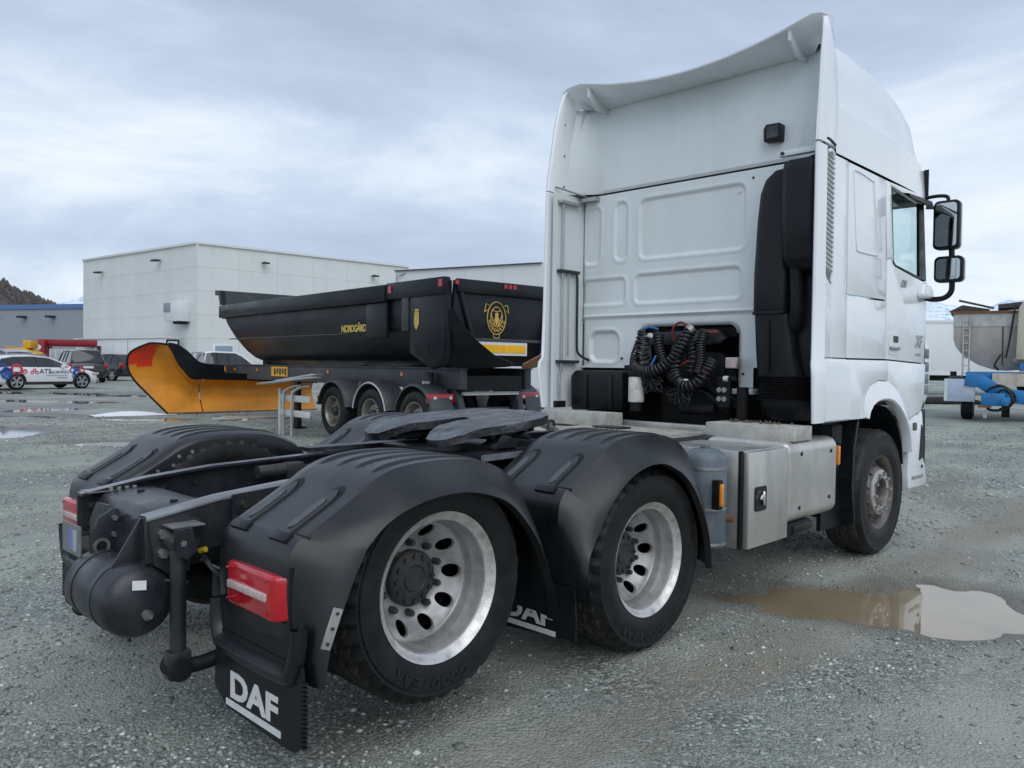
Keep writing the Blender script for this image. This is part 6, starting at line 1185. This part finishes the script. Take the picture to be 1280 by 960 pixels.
def wall_lamp(a, b, t, z):
    p, d, n_ = on_face(a, b, t, z, .06); l_ = MB().beam(p, p + n_ * .45, .10, .10).build('wall_lamp', STEEL, H1); MB().beam(p + n_ * .2 - Vector((0, 0, .06)), p + n_ * .75 - Vector((0, 0, .10)), .42, .14).build('lamp_head', HUB, l_)
for t, z in ((.80, 9.15), (.28, 9.5)): wall_lamp(cA, cL, t, z)
for t, z in ((.27, 9.45), (.80, 9.3)): wall_lamp(cA, cR, t, z)
def fbox(nm, a, b, t, z0, z1, w_, dep, m, off=.06, par=None):
    p, d, n_ = on_face(a, b, t, 0, off); u = p - d * (w_ / 2); v = p + d * (w_ / 2); q = [u, v, v + n_ * dep, u + n_ * dep]; return MB().prism([(k.x, k.y) for k in q], 'z', z0, z1).build(nm, m, par or H1, bevel=.01)
vb = fbox('ventilator', cA, cL, .10, 4.55, 6.05, 2.0, 1.0, CONT); fbox('vent_grille', cA, cL, .13, 5.25, 5.95, .95, .04, GREYC, 1.065, vb); fbox('vent_outlet', cA, cL, .08, 4.35, 4.55, 1.1, .6, DARK, .2, vb)
fbox('hall_door', cA, cR, .105, .3, 2.75, 1.35, .05, mat('blue_grey_door', (.22, .28, .36), .5)); fbox('door_frame', cA, cR, .105, .3, 2.9, 1.75, .03, CONT); fbox('door_sign', cA, cR, .118, 1.6, 1.95, .3, .02, YREF, .115)
for t in (.27, .80): fbox('downpipe', cA, cR, t + .09, .3, 9.4, .10, .08, CLAD2)
# low container-like annex before the hall
def annex():
    a = Vector((22.2, 57.0, 0)); b = Vector((20.2, 70.5, 0)); d = (b - a).normalized(); n_ = Vector((-d.y, d.x, 0)); E_ = empty('site_cabin', tuple(a), 0, 'low white site cabin with one small window against the hall', 'cabin'); L_ = (b - a).length
    R0 = lambda s_, w_: (d * s_ + n_ * w_)
    def bx_(nm, s0, s1, w0, w1, z0, z1, m): q = [R0(s0, w0), R0(s1, w0), R0(s1, w1), R0(s0, w1)]; return MB().prism([(k.x, k.y) for k in q], 'z', z0, z1).build(nm, m, E_, bevel=.01)
    bx_('cabin_body', 0, L_, 0, 1.0, .2, 3.25, CONT); bx_('cabin_roof', -.1, L_ + .1, -.05, 1.1, 3.25, 3.36, CLAD2)
    bx_('cabin_window', 9.3, 10.1, 1.0, 1.03, 1.7, 2.7, DGLASS); bx_('window_frame', 9.15, 10.25, .98, 1.015, 1.55, 2.85, CLAD2); bx_('cabin_door', 6.6, 7.5, 1.0, 1.03, .35, 3.0, CLAD2); bx_('cabin_seam', 5.2, 5.28, 1.0, 1.02, .3, 3.2, GREYC)
    return E_
annex()
H2, o2 = hall('panelled_warehouse', 'white warehouse with wide smooth panels seen above the tipper', [(27.29, 36.68), (30.13, 26.89), (44, 31), (41, 41)], 7.36, CLAD2, (4,), 2, trimh=.06, tm=DKBAND)
br = MB().tube([(0, 0, 5.6), (0, 0, 7.0), (.5, -.5, 7.2), (1.0, -1.0, 7.1)], .05, 6).build('floodlight_bracket', STEEL, H2); br.location = (-.2, -.35, 0)
H3, o3 = hall('grey_warehouse', 'long grey warehouse with blue roof edge below the wooded hill', [(8, 127), (25.96, 89.62), (60, 106), (40, 140)], 7.35, GREYC, (6,), 1, trimh=.5, tm=BLUET)
a = Vector((8, 127, 0)) - o3; b = Vector((25.96, 89.62, 0)) - o3; d = (b - a).normalized(); n_ = Vector((-d.y, d.x, 0)); n_ = n_ if n_.dot(CAM - o3 - a) > 0 else -n_
MB().beam(a + n_ * .1 + Vector((0, 0, 1.3)), b + n_ * .1 + Vector((0, 0, 1.3)), .12, 1.5).build('window_band', DKBAND, H3)
for k in range(5): q = a.lerp(b, .50 + .1 * k) + n_ * .1 + Vector((0, 0, 6.2)); MB().beam(q, q + n_ * .9, .5, .25).build('wall_lamp', HUB, H3)
for k in range(9): q = a.lerp(b, .1 + .1 * k) + n_ * .18 + Vector((0, 0, 1.3)); MB().beam(q - Vector((0, 0, .75)), q + Vector((0, 0, .75)), .25, .12, up=(1, 0, 0)).build('band_mullion', GREYC, H3)
# machines parked before the grey warehouse
def place(u, D_, z=0.): p = CAM + Fv * D_ + Rv * ((u - 640) / 998 * D_); return (p.x, p.y, gz(p.x, p.y) + .01)
ang = math.atan2(Rv.y, Rv.x)
MRED = mat('machine_red', (.24, .016, .026), .5); MYEL = mat('machine_yellow', (.62, .33, .02), .45, 0, .15, 2)
cr1 = empty('crane_truck', place(72, 66), ang, 'dark red crane with long horizontal boom behind the parked cars', 'crane')
MB().box((-1.7, -.6, .3), (-.75, .6, 2.75)).build('crane_base', MRED, cr1, bevel=.05); MB().beam((-1.4, 0, 2.6), (3.6, 0, 2.55), .5, .45).build('crane_boom', MRED, cr1, bevel=.03); MB().beam((-1.0, 0, 2.35), (3.6, 0, 2.3), .3, .2).build('crane_boom', MRED, cr1); MB().prism([(-1.20 + .22 * math.cos(t), 2.15 + .22 * math.sin(t)) for t in np.linspace(0, 6.28, 17)[:-1]], 'y', -.62, -.603).build('emblem', PRINT, cr1); MB().box((-1.5, -.62, 1.55), (-.9, -.603, 1.75)).build('emblem', PRINT, cr1); MB().box((-1.7, -.7, .3), (4, .7, .8)).build('truck_frame', DARK, cr1)
gc = empty('storage_container', place(88, 63), ang, 'light grey storage container standing under the crane boom', 'container'); MB().box((-1.2, -.8, 0), (1.6, .8, 2.0)).build('container_body', CARG, gc, bevel=.02)
for k in range(6): MB().box((-1.15 + k * .46, -.83, .1), (-1.10 + k * .46, -.8, 1.9)).build('container_rib', CONT, gc)
wl = empty('yellow_loader', place(32, 62), ang, 'yellow construction machine behind the silver car', 'machine'); MB().prism([(-1.4, .4), (1.0, .4), (1.1, 1.6), (.2, 2.05), (-1.2, 1.9), (-1.5, 1.3)], 'y', -.7, .7).build('machine_body', MYEL, wl, bevel=.05); MB().box((.1, -.5, 2.0), (.7, .5, 2.6)).build('machine_mast', MYEL, wl, bevel=.04); MB().box((-.6, -.72, 1.25), (.2, -.70, 1.6)).build('machine_vent', DARK, wl)
for x in (-.9, .7): MB().cyl((x, -.85, .5), (x, .85, .5), .5, n=24).build('machine_wheel', RUB, wl)
wl2 = empty('yellow_compactor', place(14, 64), ang, 'smaller ochre machine at the side of the yellow loader', 'machine'); MB().prism([(-.7, .3), (.7, .3), (.8, 1.6), (.0, 2.2), (-.6, 1.7)], 'y', -.6, .6).build('machine_body', mat('machine_ochre', (.35, .22, .06), .5), wl2, bevel=.05); MB().cyl((0, -.7, .45), (0, .7, .45), .45, n=24).build('machine_drum', DARK, wl2)

# ------------------------------------------------------------------ right side: box trailer and blue spreader
bt = empty('box_trailer', place(1200, 43), ang, 'plain white box semitrailer parked behind the blue spreader', 'trailer'); z_ = 1.05
MB().box((-6, -0, 1.05), (7, 2.5, 3.98)).build('box_body', CONT, bt, bevel=.03); MB().box((-6, -.03, 1.05), (7, .0, 1.22)).build('box_sill', CLAD2, bt); MB().box((-6, -.03, 3.86), (7, .0, 3.99)).build('box_top_rail', CLAD2, bt); MB().box((-5.8, .4, .75), (6.8, 2.1, 1.05)).build('chassis', DARK, bt)
for x in (-4.2, -2.9, 5.0):
    for y in (.15, 2.05): MB().lathe([(.0001, 0), (.28, 0), (.3, -.02), (.5, .02), (.5, .28), (.3, .3)], 24, M=Matrix.Translation((x, y, .5))).build('wheel', RUB, bt)
MB().box((-5.5, .2, .3), (-1.8, .22, .9)).build('side_guard', CLAD2, bt)
BLU = mat('spreader_blue', (.014, .17, .42), .45, 0, .2, 2, .1, dirt_or_sheen=((.09, .09, .09), .75, 2.6, (1, 1, 1))); SIL = mat('spreader_steel', (.42, .40, .37), .45, .5, .12, 1.5, .1, dirt_or_sheen=((.24, .21, .18), .5, 1.8, (1, 1, .4))); CREAM = mat('cream_box', (.48, .45, .38), .6, 0, .12, 2, .1, dirt_or_sheen=((.22, .12, .05), .6, 2.5, (1, 1, .4)))
sp = empty('blue_spreader', place(1245, 23), math.atan2(CAM.y - 2.5, CAM.x - 22.7), 'blue towed spreader with rounded steel hopper and cream side box', 'spreader')
hp = [(-1.12, 3.10), (-1.12, 2.35), (-1.05, 2.12), (-.85, 1.85), (-.5, 1.62), (-.1, 1.48), (.3, 1.44), (.7, 1.48), (1.1, 1.62), (1.45, 1.85), (1.65, 2.12), (1.72, 2.35), (1.72, 3.10)]
h1 = MB().prism(hp, 'x', -4.2, -.25).build('hopper', SIL, sp, bevel=.01); MB().box((-.26, -1.13, 2.72), (-.23, 1.73, 3.12)).build('hopper_band', ALUD, h1); MB().box((-.245, .12, 1.6), (-.225, .15, 2.72)).build('hopper_seam', HUB, h1); MB().box((-4.2, -1.2, 3.10), (-.15, 1.8, 3.17)).build('hopper_rim', RUST, h1)
MB().prism([(-1.25, 3.17), (-.9, 3.36), (-.2, 3.22), (-.3, 3.17)], 'x', -.6, -.2).build('cover_rod', HUB, h1); MB().beam((-.3, -1.0, 3.5), (-.3, -.1, 3.25), .06, .06).build('cover_rod', TGRY, h1); MB().prism([(.0, 3.24), (1.2, 3.30), (1.25, 3.46), (.9, 3.46), (.0, 3.36)], 'x', -1.4, -.3).build('cover', TGRY, h1)
for y in (-.86, -.70): MB().tube([(-.2, y, 1.15), (-.2, y, 3.0)], .025, 6).build('ladder_rail', ALUD, sp)
for k in range(8): MB().beam((-.2, -.86, 1.35 + k * .22), (-.2, -.70, 1.35 + k * .22), .03, .03).build('ladder_rung', ALUD, sp)
MB().prism([(.45, 1.75), (1.5, 1.75), (1.5, 3.40), (.62, 3.42), (.50, 3.2)], 'x', -.15, .45).build('side_box', CREAM, sp, bevel=.02); MB().cyl((.2, .40, 1.72), (.2, 1.5, 1.72), .07, n=12).build('box_pipe', CREAM, sp); MB().box((.0, .55, 1.42), (.4, .95, 1.66)).build('box_foot', BLU, sp)
MB().tube([(-.1, .42, 3.3), (.0, .30, 2.3), (.05, .22, 1.8)], .025, 6).build('hose', CABLE, sp); MB().tube(spline([(.1, .1, 1.9), (.15, -.05, 1.6), (.1, .05, 1.45)], 5), .03, 6).build('hose', CABLE, sp)
MB().box((-4.2, -.75, 1.18), (.3, 1.9, 1.40)).build('deck', BLU, sp, bevel=.02); MB().box((.31, -.1, 1.0), (.40, 1.8, 1.36)).build('front_panel', CREAM, sp)
MB().prism([(-.75, 1.38), (-.30, 1.30), (.25, .92), (.9, .86), (1.9, 1.15), (1.9, .75), (.8, .48), (.1, .55), (-.45, .95), (-.78, 1.0)], 'x', .28, .5).build('drawbar_frame', BLU, sp, bevel=.02); MB().beam((.5, .35, .70), (1.5, .2, .55), .16, .16).build('drawbar', BLU, sp, bevel=.02); MB().box((.7, -.35, .45), (1.1, .22, .80)).build('drawbar_box', BLU, sp, bevel=.03)
MB().tube(spline([(.8, -.25, .85), (.9, .1, 1.02), (.95, .45, .75), (.9, .3, .42), (.85, -.05, .32), (.8, -.2, .45), (.85, .15, .9), (.9, .5, .6)], 6), .035, 8).build('hose', CABLE, sp); MB().tube(spline([(.8, -.15, .95), (.95, .2, .98), (1.0, .40, .6), (.9, .1, .36)], 6), .03, 8).build('hose', CABLE, sp)
MB().box((1.0, -.42, .40), (1.15, -.1, .46)).build('drawbar_latch', RUST, sp); MB().prism(rrect(-.30, -.20, .10, .32, .03), 'x', .9, 1.0).build('drawbar_foot', ALUD, sp)
wb = MB().box((-.2, -1.30, .53), (.45, -.52, 1.18)).build('control_box', mat('pale_blue_box', (.40, .47, .58), .45), sp, bevel=.015); MB().box((.451, -1.29, .54), (.458, -1.22, 1.17)).build('box_edge', CLAD2, wb); MB().box((-.1, -1.2, 1.19), (.2, -.6, 1.26)).build('box_top', TGRY, wb); MB().box((.0, -1.16, 1.27), (.2, -1.0, 1.40)).build('beacon', DARK, wb)
for x in (-.2, -1.6):
    for y in (-.72, 1.55): MB().lathe([(.0001, -.14), (.2, -.14), (.25, -.16), (.36, -.14), (.40, -.08), (.40, .12), (.36, .16), (.0001, .16)], 26, M=Matrix.Translation((x, y, .40))).build('wheel', RUB, sp, smooth=40)
MB().box((-.1, .15, .10), (.1, .35, .9)).build('support_leg', DARK, sp); MB().box((-.1, 1.2, .3), (.1, 1.35, .9)).build('support_leg', BLU, sp)
MB().prism([(-1.9, 0), (1.9, 0), (1.5, .18), (.7, .30), (-.9, .26), (-1.6, .12)], 'y', -.5, .5).build('rubber_pile', RUB, tag(empty('tyre_dump', place(1170, 33), ang, 'low dark heap lying on the gravel before the white box trailer', 'heap')), bevel=.05)

# ------------------------------------------------------------------ hills and mountains
def ridge(name, az0, az1, R0, R1, hf, m, n=160, k=14, na=.22):
    secs = []
    for i in range(n + 1):
        az = az0 + (az1 - az0) * i / n; H_ = hf(az); row = []
        for j in range(k + 1):
            t = j / k; r_ = R0 + (R1 - R0) * t; x = CAM.x + r_ * math.cos(az); y = CAM.y + r_ * math.sin(az)
            z = H_ * smooth01(t * 1.02) ** .9 + (H_ * na) * float(vnoise(x / R1 * 60, y / R1 * 60, 1.) + .5 * vnoise(x / R1 * 60, y / R1 * 60, 2.7)) * t * (1 - .6 * t); row.append((x, y, max(z, -1) if j else -2))
        row.append((row[-1][0] * 1.25, row[-1][1] * 1.25, -2)); secs.append(row)
    return tag(MB().loft(secs).build(name, m, smooth=40, merge=False), kind='structure')
def mtn_mat():
    m = bpy.data.materials.new('snowy_mountain'); m.use_nodes = True; t = m.node_tree; b = t.nodes['Principled BSDF']; L = t.links.new
    tc_ = t.nodes.new('ShaderNodeTexCoord'); mp_ = t.nodes.new('ShaderNodeMapping'); mp_.inputs['Scale'].default_value = (.004, .004, .010); L(tc_.outputs['Object'], mp_.inputs[0]); nz = t.nodes.new('ShaderNodeTexNoise'); nz.inputs['Scale'].default_value = 2.2; nz.inputs['Detail'].default_value = 9; nz.inputs['Roughness'].default_value = .65; L(mp_.outputs[0], nz.inputs['Vector'])
    r_ = t.nodes.new('ShaderNodeValToRGB'); e = r_.color_ramp.elements; e[0].position = .50; e[0].color = (.72, .78, .84, 1); e[1].position = .60; e[1].color = (.36, .47, .60, 1); L(nz.outputs['Fac'], r_.inputs[0]); L(r_.outputs[0], b.inputs['Base Color']); b.inputs['Roughness'].default_value = .9; return m
azF = math.atan2(Fv.y, Fv.x)
ridge('mountain_range', azF - rad(75), azF + rad(75), 5200, 7600, lambda a: 7600 * (.066 + .020 * float(vnoise(a * 9, 3.3, 1)) + .014 * float(vnoise(a * 31, 1.3, 1)) + .004 * float(vnoise(a * 90, .3, 1))), mtn_mat(), n=260)
HILL = mat('wooded_hill', (.085, .078, .080), .95, 0, .35, .06, .05, dirt_or_sheen=((.20, .19, .19), .35, .10, (1, 1, 1)))
def hh(a):
    u = 640 + 998 * math.tan(azF - a) if abs(azF - a) < 1.2 else -2500
    e = (452 - (355 + (max(u, -60)) * .42)) / 998 if u < 250 else 0
    if u < -60: e = .122 - .00001 * (-60 - u)
    return max(0, 560 * math.cos(azF - a) * e + (3.0 * float(vnoise(a * 120, .7, 1)) if e > .01 else 0))
ridge('wooded_hill', azF + rad(20), azF + rad(62), 380, 560, hh, HILL, n=160, k=16, na=.03)

# bare trees and spruces covering the hill, too far off to count
def forest():
    rs = np.random.RandomState(5); n = 5200; az = azF + rad(24) + rs.rand(n) * rad(34); t = .25 + .75 * rs.rand(n); vs_ = []; fs_ = []
    for a, tt in zip(az, t):
        H_ = hh(a)
        if H_ < 6: continue
        r_ = 380 + 180 * tt; z = H_ * smooth01(tt * 1.02) ** .9 - 1.0; x = CAM.x + r_ * math.cos(a); y = CAM.y + r_ * math.sin(a); h = rs.uniform(1.8, 4.0); w_ = rs.uniform(.8, 1.6); o_ = len(vs_)
        vs_ += [(x - w_, y - w_, z + h * .25), (x + w_, y - w_, z + h * .2), (x + w_, y + w_, z + h * .3), (x - w_, y + w_, z + h * .25), (x + rs.uniform(-.3, .3), y, z + h), (x, y, z - 1)]
        fs_ += [(o_, o_ + 1, o_ + 4), (o_ + 1, o_ + 2, o_ + 4), (o_ + 2, o_ + 3, o_ + 4), (o_ + 3, o_, o_ + 4), (o_ + 1, o_, o_ + 5), (o_ + 2, o_ + 1, o_ + 5), (o_ + 3, o_ + 2, o_ + 5), (o_, o_ + 3, o_ + 5)]
    m = MB(); m.v = vs_; m.f = fs_; tag(m.build('forest', mat('winter_trees', (.085, .074, .068), .95, 0, .5, .03, .02), smooth=None, merge=False), 'dark leafless forest covering the hill behind the grey warehouse', 'forest', kind='stuff')
forest()
